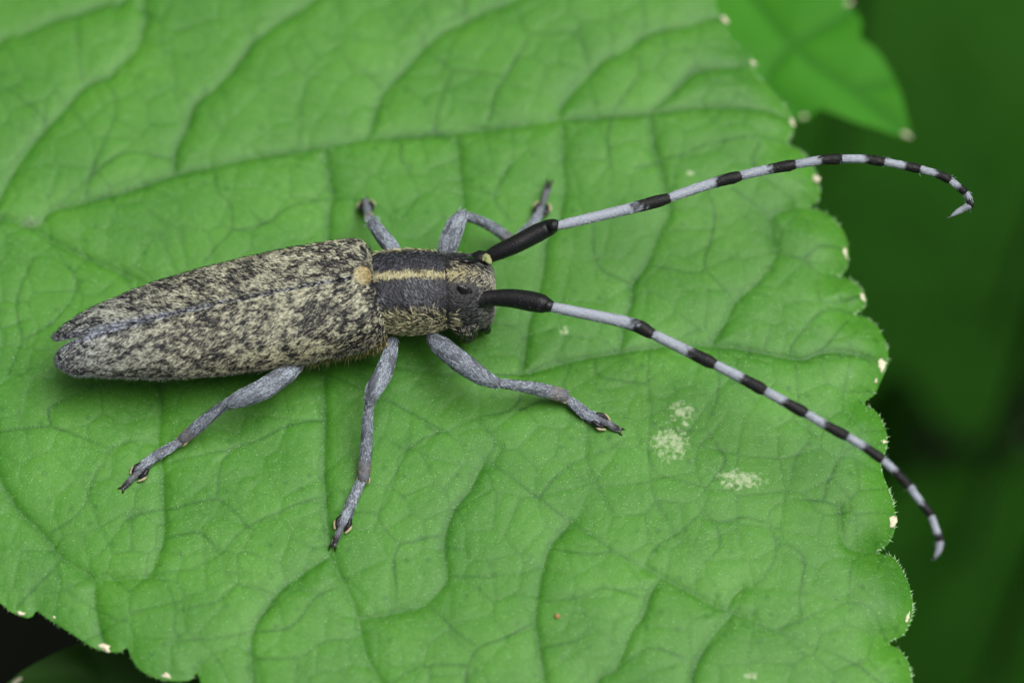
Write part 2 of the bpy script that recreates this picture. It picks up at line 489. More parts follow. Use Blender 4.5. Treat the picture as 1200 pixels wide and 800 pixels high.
VS = [  # side veins
    [(755, 665), (790, 683), (830, 705), (870, 722)],
    [(380, 440), (381, 500), (380, 560), (384, 610), (388, 655), (402, 680), (419, 718), (424, 745), (431, 772), (447, 800), (460, 850), (455, 940)],
    [(385, 652), (355, 672), (330, 690), (310, 715), (297, 738), (294, 760), (296, 800), (300, 880)],
    [(160, 330), (175, 400), (186, 450), (188, 490), (185, 515), (190, 550), (192, 595), (192, 628), (185, 650), (178, 670), (162, 677), (110, 680)],
    [(-60, 330), (-30, 450), (0, 560), (25, 600), (50, 625), (72, 652), (108, 678), (111, 700), (115, 730), (122, 752)],
    [(566, 545), (550, 575), (532, 597), (522, 627), (521, 650), (524, 672), (520, 685), (507, 700), (490, 711), (462, 717), (424, 724)],
    [(668, 611), (660, 622), (645, 640), (635, 672), (630, 700), (627, 730), (632, 760), (637, 790), (640, 840), (620, 990)],
    [(775, 676), (762, 697), (755, 720), (740, 740), (730, 765), (720, 785), (700, 797), (690, 850), (700, 990)],
    [(860, 715), (835, 744), (825, 760), (815, 780), (810, 800), (800, 900), (810, 990)],
    [(530, 155), (535, 163), (538, 196), (543, 233), (541, 260), (530, 300), (520, 400)],
    [(655, 141), (659, 150), (659, 175), (660, 200), (661, 225), (655, 255), (640, 283), (637, 312), (632, 340), (620, 375), (617, 400), (612, 438)],
    [(762, 132), (764, 150), (767, 170), (775, 198), (780, 220), (784, 245), (775, 267), (765, 292), (757, 310), (742, 332), (739, 355), (732, 375), (729, 397), (725, 412)],
    [(935, 235), (907, 250), (904, 265), (907, 290), (910, 297), (887, 330), (862, 352), (850, 375), (837, 397), (828, 404)],
    [(655, 141), (657, 125), (672, 107), (692, 85), (707, 70), (730, 60), (750, 45), (775, 35), (805, 30), (830, 20), (848, 18)],
    [(762, 132), (780, 115), (800, 97), (812, 85), (835, 79), (865, 75), (882, 67)],
    [(428, 162), (435, 150), (440, 132), (450, 107), (470, 85), (497, 55), (520, 37), (550, 22), (575, 10), (600, 2), (650, -40), (700, -150)],
    [(203, 205), (205, 190), (207, 172), (220, 147), (230, 122), (250, 105), (270, 85), (285, 67), (297, 47), (307, 42), (325, 27), (345, 15), (360, 5), (420, -60), (470, -200)],
    [(-10, 250), (20, 197), (50, 157), (75, 130), (100, 102), (125, 92), (142, 75), (162, 57), (167, 37), (172, 20), (170, 0), (200, -80), (230, -250)],
    [(-70, 100), (0, 48), (25, 40), (62, 25), (92, 17), (125, 5), (145, 0), (200, -80)],
    [(381, 173), (384, 197), (390, 228), (386, 250), (384, 300)],
    [(985, 590), (987, 625), (1000, 640), (1028, 637)],
    [(870, 688), (857, 700), (850, 720)],
]
VT = [  # cross veins
    [(870, 722), (900, 735), (1000, 775), (1070, 830)],
    [(380, 437), (467, 476), (560, 532), (640, 590), (700, 632), (755, 665)], [(300, 397), (420, 425), (520, 440), (610, 438)],
    [(297, 738), (270, 745), (230, 750), (207, 752)], [(178, 672), (195, 685), (203, 705), (207, 720), (205, 740), (218, 752)],
    [(55, 625), (85, 608), (100, 590), (110, 562), (122, 545), (130, 527), (150, 519), (185, 514)], [(130, 527), (60, 503), (0, 507), (-40, 510)], [(60, 500), (58, 480), (75, 470), (110, 455)],
    [(72, 654), (55, 672), (40, 687), (20, 708)], [(190, 597), (165, 602), (147, 610), (135, 628), (118, 648), (107, 656)], [(192, 630), (225, 625), (240, 628), (258, 650)],
    [(180, 672), (220, 668), (257, 651), (278, 628), (300, 613), (320, 604), (340, 595), (380, 580)], [(258, 652), (265, 668), (275, 684), (300, 689), (325, 697)], [(275, 688), (255, 705), (225, 712), (207, 716)],
    [(270, 527), (300, 517), (325, 505), (337, 500), (380, 492)], [(190, 545), (230, 535), (270, 527)], [(255, 585), (275, 600), (290, 617)], [(255, 585), (230, 590), (192, 598)], [(255, 585), (258, 550), (270, 527)],
    [(524, 674), (545, 675), (575, 675), (612, 671), (634, 664)], [(502, 708), (515, 720), (535, 740), (560, 756)], [(627, 730), (605, 741), (582, 751), (560, 760), (550, 775), (547, 797), (550, 860)],
    [(547, 779), (495, 780), (460, 797)], [(523, 627), (505, 630), (471, 636), (455, 625), (445, 610), (440, 602), (388, 600)], [(470, 637), (462, 657), (465, 690), (462, 717)], [(440, 605), (457, 585), (465, 550), (465, 540), (482, 525), (497, 515), (520, 508)],
    [(895, 678), (907, 657), (910, 637), (902, 610), (905, 596), (920, 585), (925, 573), (927, 555), (935, 532), (950, 512), (947, 500), (936, 462), (932, 425)],
    [(895, 678), (870, 690)], [(1025, 638), (1005, 650), (997, 670), (992, 702), (962, 715), (940, 726), (907, 738), (880, 740)], [(940, 726), (937, 700), (941, 675), (943, 655), (930, 640), (910, 637)], [(992, 704), (1017, 707), (1027, 715), (1040, 742)],
    [(927, 584), (965, 586), (987, 592)], [(965, 585), (972, 560), (985, 537), (1000, 520), (1037, 510)], [(1015, 462), (1005, 465), (995, 492), (985, 537)], [(825, 597), (825, 572), (790, 562), (770, 555), (760, 530), (762, 500), (764, 475), (760, 450), (760, 412)],
    [(842, 408), (842, 442), (840, 470), (827, 500), (840, 522), (850, 540), (827, 572)], [(827, 503), (810, 505), (764, 500)], [(690, 500), (690, 530), (697, 560), (720, 600)], [(728, 517), (710, 527), (690, 534), (665, 547), (645, 565), (632, 582)], [(825, 597), (800, 620), (770, 640), (755, 665)], [(902, 612), (870, 605), (840, 612), (825, 597)], [(840, 612), (842, 640), (820, 665), (815, 695)],
    [(695, 265), (697, 300), (707, 317), (740, 331)], [(760, 311), (782, 314), (812, 319), (826, 315), (827, 300), (835, 275), (838, 250), (830, 225)], [(827, 316), (840, 330), (862, 351)],
    [(910, 296), (935, 300), (947, 297), (960, 285), (992, 283)], [(944, 301), (962, 317), (984, 314)], [(882, 342), (902, 347), (910, 362), (900, 395), (895, 412)], [(925, 412), (932, 397), (965, 362), (1000, 357)], [(960, 320), (962, 347), (980, 350), (1012, 337)], [(860, 220), (895, 245), (906, 250)], [(995, 369), (975, 395), (960, 412)],
    [(692, 85), (690, 72), (677, 45), (665, 37), (645, 40), (622, 42), (610, 62), (600, 77), (590, 92), (582, 112), (572, 140)], [(618, 40), (607, 15), (600, 2)], [(755, 42), (755, 15), (750, -10)], [(730, 60), (750, 77), (745, 95), (722, 125), (718, 136)], [(745, 197), (775, 187), (800, 180), (825, 170), (870, 160), (925, 160)], [(717, 137), (712, 165), (716, 190), (720, 210)], [(890, 165), (882, 190), (905, 215), (935, 232)],
    [(500, 52), (490, 35), (472, 17), (460, 0), (450, -40)], [(500, 58), (517, 70), (532, 82), (560, 84), (590, 90)], [(548, 24), (543, 0), (540, -40)], [(450, 105), (435, 90), (415, 75), (395, 65), (392, 45), (397, 32), (397, 0), (390, -20)], [(510, 155), (512, 132), (517, 120), (530, 84)], [(350, 176), (352, 150), (354, 130), (360, 100), (395, 66)],
    [(228, 119), (212, 105), (205, 82), (202, 50), (215, 35), (284, 12)], [(299, 46), (287, 30), (284, 0), (290, -40)], [(98, 102), (95, 80), (92, 50), (92, 20)], [(122, 96), (135, 112), (135, 140), (122, 170), (110, 197), (100, 232)], [(-20, 95), (0, 103), (15, 110), (47, 135), (55, 152)],
    [(252, 197), (255, 225), (270, 240), (271, 270), (257, 287), (240, 307)], [(271, 272), (310, 262), (345, 240), (388, 232)], [(110, 205), (150, 180), (205, 186)], [(165, 55), (200, 48)], [(40, 300), (20, 350), (25, 400), (10, 440)], [(60, 285), (90, 330), (70, 370), (25, 400)],
    [(470, 158), (472, 190), (490, 225), (470, 260)], [(600, 150), (600, 190), (580, 230), (600, 260)], [(542, 215), (580, 228)], [(462, 262), (440, 240), (390, 230)],
    [(670, 425), (660, 460), (690, 500)], [(700, 415), (702, 440), (760, 450)], [(620, 440), (600, 480), (560, 490), (520, 508), (500, 500)], [(560, 490), (580, 520), (566, 540)], [(660, 460), (610, 480)],
    [(720, 785), (760, 760), (800, 770)], [(635, 705), (680, 700), (710, 690), (755, 700)], [(680, 700), (690, 730), (730, 760)], [(632, 760), (680, 750), (690, 735)], [(645, 642), (690, 650), (720, 645)], [(425, 745), (380, 752), (350, 770), (296, 772)], [(405, 685), (370, 700), (340, 735), (297, 740)], [(350, 770), (345, 820)], [(505, 780), (500, 830)],
]
leaf_root = empty("lobed_leaf", (0, 0, 0))
tag(leaf_root, "large mid green leaf with scalloped cream-tipped margin, the beetle stands on it", "leaf")
outline = catmull(to_leaf(OUT + OUT[:1]), 0.015)
G = Field(outline, 0.022)
# wobble veins a little so that no line is ruler-straight
def vein_lines(px, amp):
    out = []
    for k, v in enumerate(px):
        q = catmull(to_leaf(v), 0.05)
        w3 = np.c_[q, np.full(len(q), k * 3.7)]
        q = q + amp * np.stack([vnoise(w3, 4.0, 3), vnoise(w3, 4.0, 4)], 1)
        out.append(q)
    return out
LM, LS, LT = vein_lines(VM, 0.005), vein_lines(VS, 0.007), vein_lines(VT, 0.012)
dM = G.dist(LM, 0.9); dS = G.dist(LS, 0.7); dT = G.dist(LT, 0.5)
dE = G.dist([outline], 0.9)
dV1 = G.voronoi_edge(0.42, 5); dV2 = G.voronoi_edge(0.17, 8)
XY0 = np.stack([G.X.ravel(), G.Y.ravel(), np.zeros(G.X.size)], 1)
def gn(scale, seed):
    return vnoise(XY0, scale, seed).reshape(G.X.shape)
dAll = np.minimum(np.minimum(dM, dS + 0.01), dT + 0.03)
tst = 0.75 + 0.35 * gn(1.3, 31)
Z = 0.044 * (1 - np.exp(-np.minimum(dM, dS) / 0.13)) + 0.015 * tst * (1 - np.exp(-dAll / 0.08)) + 0.009 * (1 - np.exp(-dV1 / 0.05)) + 0.003 * (1 - np.exp(-dV2 / 0.03))
Z += 0.04 * gn(0.45, 1) + 0.009 * gn(1.4, 2) + 0.004 * gn(4.0, 6) + 0.0016 * gn(11.0, 9)
# the margin turns down, most at the far right
right = smoothstep(2.0, 4.2, G.X)
Z -= (0.05 + 0.16 * right) * (1 - np.clip(dE / 0.55, 0, 1)) ** 2
Z -= 0.02 * np.clip(G.X - 2.0, 0, 9) ** 2 * 0.6 + 0.010 * np.clip(-3.2 - G.Y, 0, 9) ** 2
Z -= 0.05
def band(d, w0, w1):
    return 1 - smoothstep(w0, w1, d)
brk = np.clip(0.75 + 0.5 * gn(2.2, 12), 0.25, 1.0)
cv = np.maximum.reduce([0.62 * brk * band(dM, 0.004, 0.10), 0.50 * brk * band(dS, 0.004, 0.11), 0.75 * brk * band(dS, 0.002, 0.040), 0.70 * brk * band(dT, 0.001, 0.036)])
cf = np.maximum(0.85 * band(dV1, 0.001, 0.022) * np.clip(0.6 + 0.7 * gn(1.7, 13), 0, 1), 0.55 * band(dV2, 0.001, 0.013) * np.clip(0.5 + 0.6 * gn(2.0, 14), 0, 1))
# the dark green tissue hugs one side of the larger veins
scars = [(785, 520, .34, .34), (797, 482, .24, .20), (803, 497, .08, .06), (867, 562, .42, .20), (662, 387, .12, .09), (808, 202, .10, .08), (880, 790, .12, .08)]
scar = np.zeros_like(Z)
for x, y, a, b in scars:
    q = to_leaf([(x, y)])[0]
    r = np.hypot((G.X - q[0]) / a, (G.Y - q[1]) / b)
    scar = np.maximum(scar, 1 - np.clip(r, 0, 1) ** 2)
scar *= 0.78
blade = G.mesh(Z, [cv, cf, scar], "blade", M_leaf, leaf_root)
sol = blade.modifiers.new("thickness", 'SOLIDIFY'); sol.thickness = 0.035; sol.offset = -1
def leaf_z(x, y):
    c = int(np.clip((x - G.xs[0]) / G.res, 0, len(G.xs) - 1)); r = int(np.clip((y - G.ys[0]) / G.res, 0, len(G.ys) - 1))
    return Z[r, c]
def leaf_zv(q):
    c = np.clip(((q[:, 0] - G.xs[0]) / G.res).astype(int), 0, len(G.xs) - 1); r = np.clip(((q[:, 1] - G.ys[0]) / G.res).astype(int), 0, len(G.ys) - 1)
    return Z[r, c], G.inside[r, c]

def spikes(p, d, L, wd, up=0.0):
    """three-sided tapering hairs"""
    n = len(p)
    d = d / np.linalg.norm(d, axis=1, keepdims=True)
    a = np.cross(d, np.tile([0.13, 0.27, 0.95], (n, 1))); a /= np.linalg.norm(a, axis=1, keepdims=True)
    b = np.cross(d, a)
    L = np.asarray(L).reshape(-1, 1); wd = np.asarray(wd).reshape(-1, 1)
    V = np.stack([p + a * wd, p - a * .5 * wd + b * .87 * wd, p - a * .5 * wd - b * .87 * wd, p + d * L], 1).reshape(-1, 3)
    k = np.arange(n)[:, None] * 4
    return V, [np.concatenate([k + [[0, 1, 3]], k + [[1, 2, 3]], k + [[2, 0, 3]]])]

# fringe of short hairs round the margin
m = outline[::1]
tan = np.roll(m, -1, 0) - np.roll(m, 1, 0)
nrm = np.stack([tan[:, 1], -tan[:, 0]], 1); nrm /= np.maximum(np.linalg.norm(nrm, axis=1, keepdims=True), 1e-9)
area2 = (m[:, 0] * np.roll(m[:, 1], -1) - np.roll(m[:, 0], -1) * m[:, 1]).sum()
if area2 < 0:
    nrm = -nrm
    tan = -tan
sel = rng.random(len(m)) < 0.36
q = m[sel]; zz = np.array([leaf_z(*(a - b * 0.03)) for a, b in zip(q, nrm[sel])])
pp = np.c_[q - nrm[sel] * 0.02, zz - 0.015]
tdir = tan[sel] / np.linalg.norm(tan[sel], axis=1, keepdims=True)
dd = np.c_[nrm[sel] + 0.8 * tdir * (0.4 + 0.6 * rng.random((len(q), 1))) + 0.25 * rng.normal(size=(len(q), 2)), 0.15 + 0.25 * rng.normal(size=len(q))]
Vv, Ff = spikes(pp, dd, 0.022 + 0.045 * rng.random(len(q)), 0.008 + 0.006 * rng.random(len(q)))
mesh_obj("margin_hairs", Vv, Ff, M_mhair, leaf_root)["kind"] = "stuff"
# fine pale hairs lying on the blade
nh = 16000
q = np.c_[rng.uniform(-6.6, 5, nh), rng.uniform(-5.2, 5, nh)]
z, ok = leaf_zv(q)
q, z = q[ok], z[ok]
ang = rng.normal(-0.6, 0.9, len(q))
dd = np.c_[np.cos(ang), np.sin(ang), 0.25 + 0.5 * rng.random(len(q))]
Vv, Ff = spikes(np.c_[q, z - 0.004], dd, 0.018 + 0.05 * rng.random(len(q)) ** 3, 0.0018 + 0.0020 * rng.random(len(q)))
mesh_obj("surface_hairs", Vv, Ff, M_lhair, leaf_root)["kind"] = "stuff"

def blob(c, rx, ry, rz, rot=0.0, nu=10, nv=7, rough=0.0, seed=0, lean=(0, 0, 0), taper=0.0):
    """small rounded lump"""
    V = []
    for i in range(nv + 1):
        th = np.pi * i / nv
        for j in range(nu):
            ph = 2 * np.pi * j / nu
            V.append((np.sin(th) * np.cos(ph), np.sin(th) * np.sin(ph), np.cos(th)))
    V = np.array(V)
    if rough:
        V = V * (1 + rough * vnoise(V + seed * 3.1, 2.3, seed)[:, None])
    if taper:
        V[:, 1:] *= (1 - taper * (V[:, :1] + 1) * .5)
    V = V * [rx, ry, rz]
    V = V + V[:, 2:3] * np.array([lean])
    cr, sr = math.cos(rot), math.sin(rot)
    V = np.stack([V[:, 0] * cr - V[:, 1] * sr, V[:, 0] * sr + V[:, 1] * cr, V[:, 2]], 1) + c
    i = np.arange(nv)[:, None] * nu; j = np.arange(nu)[None]; j2 = (j + 1) % nu
    Q = np.stack([i + j, i + nu + j, i + nu + j2, i + j2], -1).reshape(-1, 4)
    return V, Q

# the cream tips of the teeth (each one a part)
tips = [(850, 19, .055, .030, -60), (884, 67, .055, .038, -25), (931, 135, .06, .035, -60), (959, 202, .06, .04, -55), (993, 287, .06, .045, -70), (1014, 339, .06, .038, -55),
        (1037, 418, .075, .045, 70), (1030, 437, .035, .022, 80), (1038, 508, .045, .04, 0), (1048, 602, .07, .042, 75), (1067, 713, .07, .05, 70), (25, 717, .06, .042, -10), (122, 757, .085, .04, -28), (197, 793, .07, .035, -28), (62, 722, .03, .02, -30)]
for k, (x, y, a, b, rot) in enumerate(tips):
    q = to_leaf([(x, y)])[0]
    kk = np.argmin(((outline - q) ** 2).sum(1))
    zt = leaf_z(*(outline[kk] - nrm[kk] * 0.05))
    V, Qd = blob(np.array([*(q - nrm[kk] * .012), zt - .004]), a * .95, b * .95, 0.022, R(rot), rough=0.75, seed=k, taper=.7 * (1 if k % 3 else -.4), nu=14, nv=10)
    mesh_obj("tooth_tip", V, [Qd], M_tip, leaf_root)
# whitish tuft in the angle of the main veins
q = to_leaf([(36, 259)])[0] + rng.normal(size=(130, 2)) * [.06, .03]
z, ok = leaf_zv(q)
ang = rng.uniform(0, 6.28, len(q))
Vv, Ff = spikes(np.c_[q, z - .004], np.c_[np.cos(ang), np.sin(ang), .4 + .4 * rng.random(len(q))], .05 + .06 * rng.random(len(q)), np.full(len(q), .0035))
mesh_obj("vein_hair_tuft", Vv, Ff, plain("white_leaf_hair", (.30, .46, .24)), leaf_root)["kind"] = "stuff"
# tiny drops of debris: a brown grain and a pale one on the blade
V, Qd = blob(np.append(to_leaf([(653, 723)])[0], leaf_z(*to_leaf([(653, 723)])[0]) + 0.01), .035, .03, .03, rough=.3, seed=40)
g1 = mesh_obj("debris_grain", V, [Qd], plain("tan_grain", (0.35, 0.22, 0.08)), None)
tag(g1, "tiny tan grain lying on the leaf below the beetle", "grain")
# petiole below the hub of the veins
hub = to_leaf([(-60, 230)])[0]
V, Qd, _ = tube(catmull([(hub[0], hub[1], leaf_z(*hub) - 0.06), (hub[0] - .3, hub[1] + .2, -3), (hub[0] + .4, hub[1] + 1.2, -12), (hub[0] + 1.5, hub[1] + 2.0, -36)], 1.0), np.full(1, 0.16).repeat(len(catmull([(hub[0], hub[1], leaf_z(*hub) - 0.06), (hub[0] - .3, hub[1] + .2, -3), (hub[0] + .4, hub[1] + 1.2, -12), (hub[0] + 1.5, hub[1] + 2.0, -36)], 1.0))), 10)
mesh_obj("petiole", V, [Qd], M_stem, leaf_root)

# ------------------------------------------------------------ other leaves
def other_leaf(name, label, out_px, z, vein_px, mat, res=0.08, bend=(0, 0, 0), tips_px=(), group=None, stem_to=None, quilt=0.05, raw=False):
    """out_px: outline as seen, laid at height z (own plane, tilted by bend)"""
    root = empty(name, tuple(P(*np.mean(out_px, axis=0), z)) if not raw else (*np.mean(out_px, axis=0), z))
    tag(root, label, "leaf", group)
    conv = (lambda pts: np.array(pts, float)) if raw else (lambda pts: np.array([P(x, y, z)[:2] for x, y in pts]))
    ol = catmull(conv(list(out_px) + [out_px[0]]), res * .6)
    g = Field(ol, res)
    ls = [catmull(conv(v), .2) for v in vein_px]
    d = g.dist(ls, 1.6)
    c0 = ol.mean(0)
    zz = z + bend[0] * (g.X - c0[0]) + bend[1] * (g.Y - c0[1]) + bend[2] * ((g.X - c0[0]) ** 2 + (g.Y - c0[1]) ** 2)
    zz = zz + quilt * (1 - np.exp(-d / .3)) * 2
    xy = np.stack([g.X.ravel(), g.Y.ravel(), np.full(g.X.size, z)], 1)
    zz = zz + quilt * vnoise(xy, .8, 5).reshape(g.X.shape)
    g.mesh(zz, [0.8 * (1 - smoothstep(.01, .12, d)), 0 * d, 0 * d], "blade", mat, root)
    for k, (x, y, a, b, rot) in enumerate(tips_px):
        q = conv([(x, y)])[0]
        zt = z + bend[0] * (q[0] - c0[0]) + bend[1] * (q[1] - c0[1]) + bend[2] * ((q - c0) ** 2).sum()
        V, Qd = blob(np.array([q[0], q[1], zt]), a * .75, b * .75, .02, R(rot), rough=.6, seed=60 + k, taper=.5)
        mesh_obj("tooth_tip", V, [Qd], M_tip, root)
    s = conv([vein_px[0][0]])[0]
    e = stem_to if stem_to is not None else (s[0] + 1.0, s[1] + 2.0, -38)
    zs = z + bend[0] * (s[0] - c0[0]) + bend[1] * (s[1] - c0[1]) + bend[2] * ((s - c0) ** 2).sum()
    path = catmull([(s[0], s[1], zs), (s[0] * .8 + e[0] * .2, s[1] * .8 + e[1] * .2, zs * .75 + e[2] * .25), e], 1.0)
    V, Qd, _ = tube(path, np.full(len(path), .13), 8)
    mesh_obj("petiole", V, [Qd], M_stem, root)
    return root

other_leaf("lobed_leaf", "bright green blurred leaf with a pointed cream tip behind the upper margin",
           [(985, -40), (1000, -15), (994, 3), (1004, 14), (1010, 30), (1008, 44), (1030, 62), (1046, 84), (1057, 106), (1064, 130), (1070, 152), (1054, 150), (1030, 143), (1005, 137), (980, 128), (960, 121), (950, 130), (935, 131), (915, 120), (880, 100), (830, 70), (780, 30), (740, -30), (730, -120), (800, -190), (900, -200), (960, -150), (990, -90)], -1.9,
           [[(760, -170), (840, -60), (930, 50), (1000, 100), (1066, 149)], [(930, 50), (990, 20), (1004, 5)], [(880, -10), (950, -40), (990, -60)], [(930, 50), (900, 90), (945, 128)], [(1000, 100), (1040, 95)]],
           M_leaf2, 0.06, (0.05, 0.10, -0.01), [(1064, 149, .09, .045, -30), (945, 127, .09, .035, 20), (1003, 36, .05, .06, 60), (994, 3, .07, .06, 0)], stem_to=tuple(np.append(P(700, -300, -30)[:2], -38)))
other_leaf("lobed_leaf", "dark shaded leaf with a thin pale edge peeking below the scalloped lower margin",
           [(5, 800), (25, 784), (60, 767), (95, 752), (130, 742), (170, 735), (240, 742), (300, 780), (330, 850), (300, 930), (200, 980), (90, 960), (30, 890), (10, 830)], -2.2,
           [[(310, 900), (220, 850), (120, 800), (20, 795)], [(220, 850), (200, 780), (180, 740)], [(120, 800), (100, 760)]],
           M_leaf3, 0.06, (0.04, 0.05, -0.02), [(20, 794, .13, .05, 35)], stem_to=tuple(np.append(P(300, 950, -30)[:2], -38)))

# darker foliage far below, out of focus
def bigleaf(cx, cy, rx, ry, rot, lobes=9, seed=0):
    g = np.random.default_rng(seed)
    pts = []
    n = lobes * 6
    for i in range(n):
        a = 2 * math.pi * i / n
        r = 1 + 0.10 * math.sin(a * lobes) + 0.05 * g.normal()
        r *= 1 + 0.25 * math.cos(a)
        x, y = rx * r * math.cos(a), ry * r * math.sin(a)
        pts.append((cx + x * math.cos(rot) - y * math.sin(rot), cy + x * math.sin(rot) + y * math.cos(rot)))
    ve = [[(cx - rx * math.cos(rot) * .8, cy - rx * math.sin(rot) * .8), (cx, cy), (cx + rx * 1.15 * math.cos(rot), cy + rx * 1.15 * math.sin(rot))]]
    for k in (-.4, -.1, .25, .55):
        for s in (-1, 1):
            x, y = k * rx, 0
            x2, y2 = (k + .35) * rx, s * ry * .8
            ve.append([(cx + x * math.cos(rot), cy + x * math.sin(rot)), (cx + x2 * math.cos(rot) - y2 * math.sin(rot), cy + x2 * math.sin(rot) + y2 * math.cos(rot))])
    return pts, ve
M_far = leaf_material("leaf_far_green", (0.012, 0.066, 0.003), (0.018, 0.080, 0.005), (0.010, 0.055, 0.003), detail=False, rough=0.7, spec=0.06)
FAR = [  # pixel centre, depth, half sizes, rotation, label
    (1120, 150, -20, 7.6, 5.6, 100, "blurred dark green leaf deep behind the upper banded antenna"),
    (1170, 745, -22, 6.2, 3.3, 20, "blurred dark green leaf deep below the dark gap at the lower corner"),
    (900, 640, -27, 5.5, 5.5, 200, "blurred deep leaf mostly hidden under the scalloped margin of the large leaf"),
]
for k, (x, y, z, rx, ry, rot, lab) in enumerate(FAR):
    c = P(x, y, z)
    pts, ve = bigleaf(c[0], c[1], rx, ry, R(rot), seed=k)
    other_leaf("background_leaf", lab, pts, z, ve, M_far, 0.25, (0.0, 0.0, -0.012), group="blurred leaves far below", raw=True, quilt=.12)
# unseen leaves added around the frame to keep light from the depths
AROUND = [(1480, 60, -2.5, 2.6, 2.3, 10), (1520, 430, -3.5, 2.9, 2.4, -15), (1470, 800, -2.8, 2.5, 2.2, -30), (1420, -330, -3.0, 2.6, 2.4, 60), (1080, -480, -4.5, 2.6, 2.4, 80), (1950, 250, -4.5, 3.2, 3.4, 30), (1930, 800, -5, 3.2, 3.2, -20),
          (1400, 1180, -3.5, 2.8, 2.4, -60), (1000, 1330, -4, 2.8, 2.6, -80), (520, 1350, -4, 2.8, 2.4, -100), (60, 1220, -3.5, 2.6, 2.2, -120), (-380, 1060, -4, 2.8, 2.4, 200), (-560, 620, -5, 2.6, 2.4, 180), (700, -760, -6, 3, 3, 90), (1850, -300, -6, 3.4, 3.2, 50), (1900, 1350, -7, 3.6, 3.4, -45), (-250, 1500, -7, 3.4, 3.2, 220)]
AWHERE = ["beyond the frame beside the upper antenna tip", "beyond the frame level with the beetle's head", "beyond the frame beside the lower antenna tip", "above the bright blurred leaf's corner", "above the pointed blurred leaf",
          "far beyond the frame level with the head", "far beyond the frame beside the lower corner", "below the lower corner of the scalloped margin", "below the large leaf's scalloped end", "below the large leaf's lower middle",
          "below the dark peeking leaf", "below and beside the dark peeking leaf", "beside the beetle's tail end", "high above the large leaf", "far off above the upper corner", "far off below the lower corner", "far off below the dark peeking leaf"]
for k, (x, y, z, rx, ry, rot) in enumerate(AROUND):
    c = P(x, y, z)
    pts, ve = bigleaf(c[0], c[1], rx, ry, R(rot), seed=20 + k)
    other_leaf("shading_leaf", "added green shading leaf outside the picture, " + AWHERE[k], pts, z, ve, M_leaf2, 0.3, (0.0, 0.0, -0.03), group="added leaves shading the depths", raw=True, quilt=.1)
# ground
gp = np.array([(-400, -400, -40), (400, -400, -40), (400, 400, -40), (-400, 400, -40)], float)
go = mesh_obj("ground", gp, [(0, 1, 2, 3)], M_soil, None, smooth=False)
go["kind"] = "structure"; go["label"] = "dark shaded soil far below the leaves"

# ============================================================================
# BEETLE
# ============================================================================
beetle = empty("longhorn_beetle", tuple(P(330, 372, 0.0)))
tag(beetle, "grey mottled longhorn beetle with black and white banded antennae standing on the leaf", "beetle")
UPZ = np.array([0, 0, 1.0])
def unit(v):
    v = np.asarray(v, float); return v / np.linalg.norm(v)
AXE = unit(P(400, 353, .75) - P(100, 408, .75))          # elytra: tail -> head
LAT = unit(np.cross(UPZ, AXE))                            # beetle's left (far side)
AXP = unit(P(577, 339, .8) - P(440, 344, .8))
LATP = unit(np.cross(UPZ, AXP))
C0 = P(75, 410, 0.74)                                     # tail end, mid-height
def sx(px):                                               # station along the elytra from photo x
    return float(np.dot(P(px, 410 - (px - 75) * .183, .74) - C0, AXE))
S_FRONT = sx(441)
# profile stations (photo x): half width, top height above the widest line
PX = np.array([66, 70, 78, 90, 105, 130, 165, 200, 250, 300, 350, 400, 425, 438, 446])
HW = np.array([.345, .35, .36, .375, .40, .46, .545, .605, .66, .69, .705, .695, .67, .61, .46])
HT = np.array([.10, .14, .18, .22, .26, .32, .385, .43, .475, .50, .515, .52, .51, .48, .40])
ZM = np.array([.80, .80, .79, .78, .77, .76, .75, .745, .74, .74, .74, .745, .75, .76, .77])
SS = np.array([sx(x) for x in PX])
def prof(s):
    return np.interp(s, SS, HW), np.interp(s, SS, HT), np.interp(s, SS, ZM)

def mottle(p):
    """where pale hair grows thick on the wing cases (0 bare .. 1 thick)"""
    s = (p - C0) @ AXE; t = (p - C0) @ LAT
    q = np.stack([s * 1.0, t * 1.0, p[:, 2]], 1)
    qa = np.stack([s * .62, t, p[:, 2]], 1)
    v = 0.45 * vnoise(qa, 13.0, 21) + 0.62 * vnoise(qa, 25.0, 22) + 0.22 * vnoise(q, 4.0, 23)
    v = v + .55 * smoothstep(S_FRONT - 1.1, S_FRONT - .2, s) * vnoise(q, 34.0, 27)
    return v, s, t

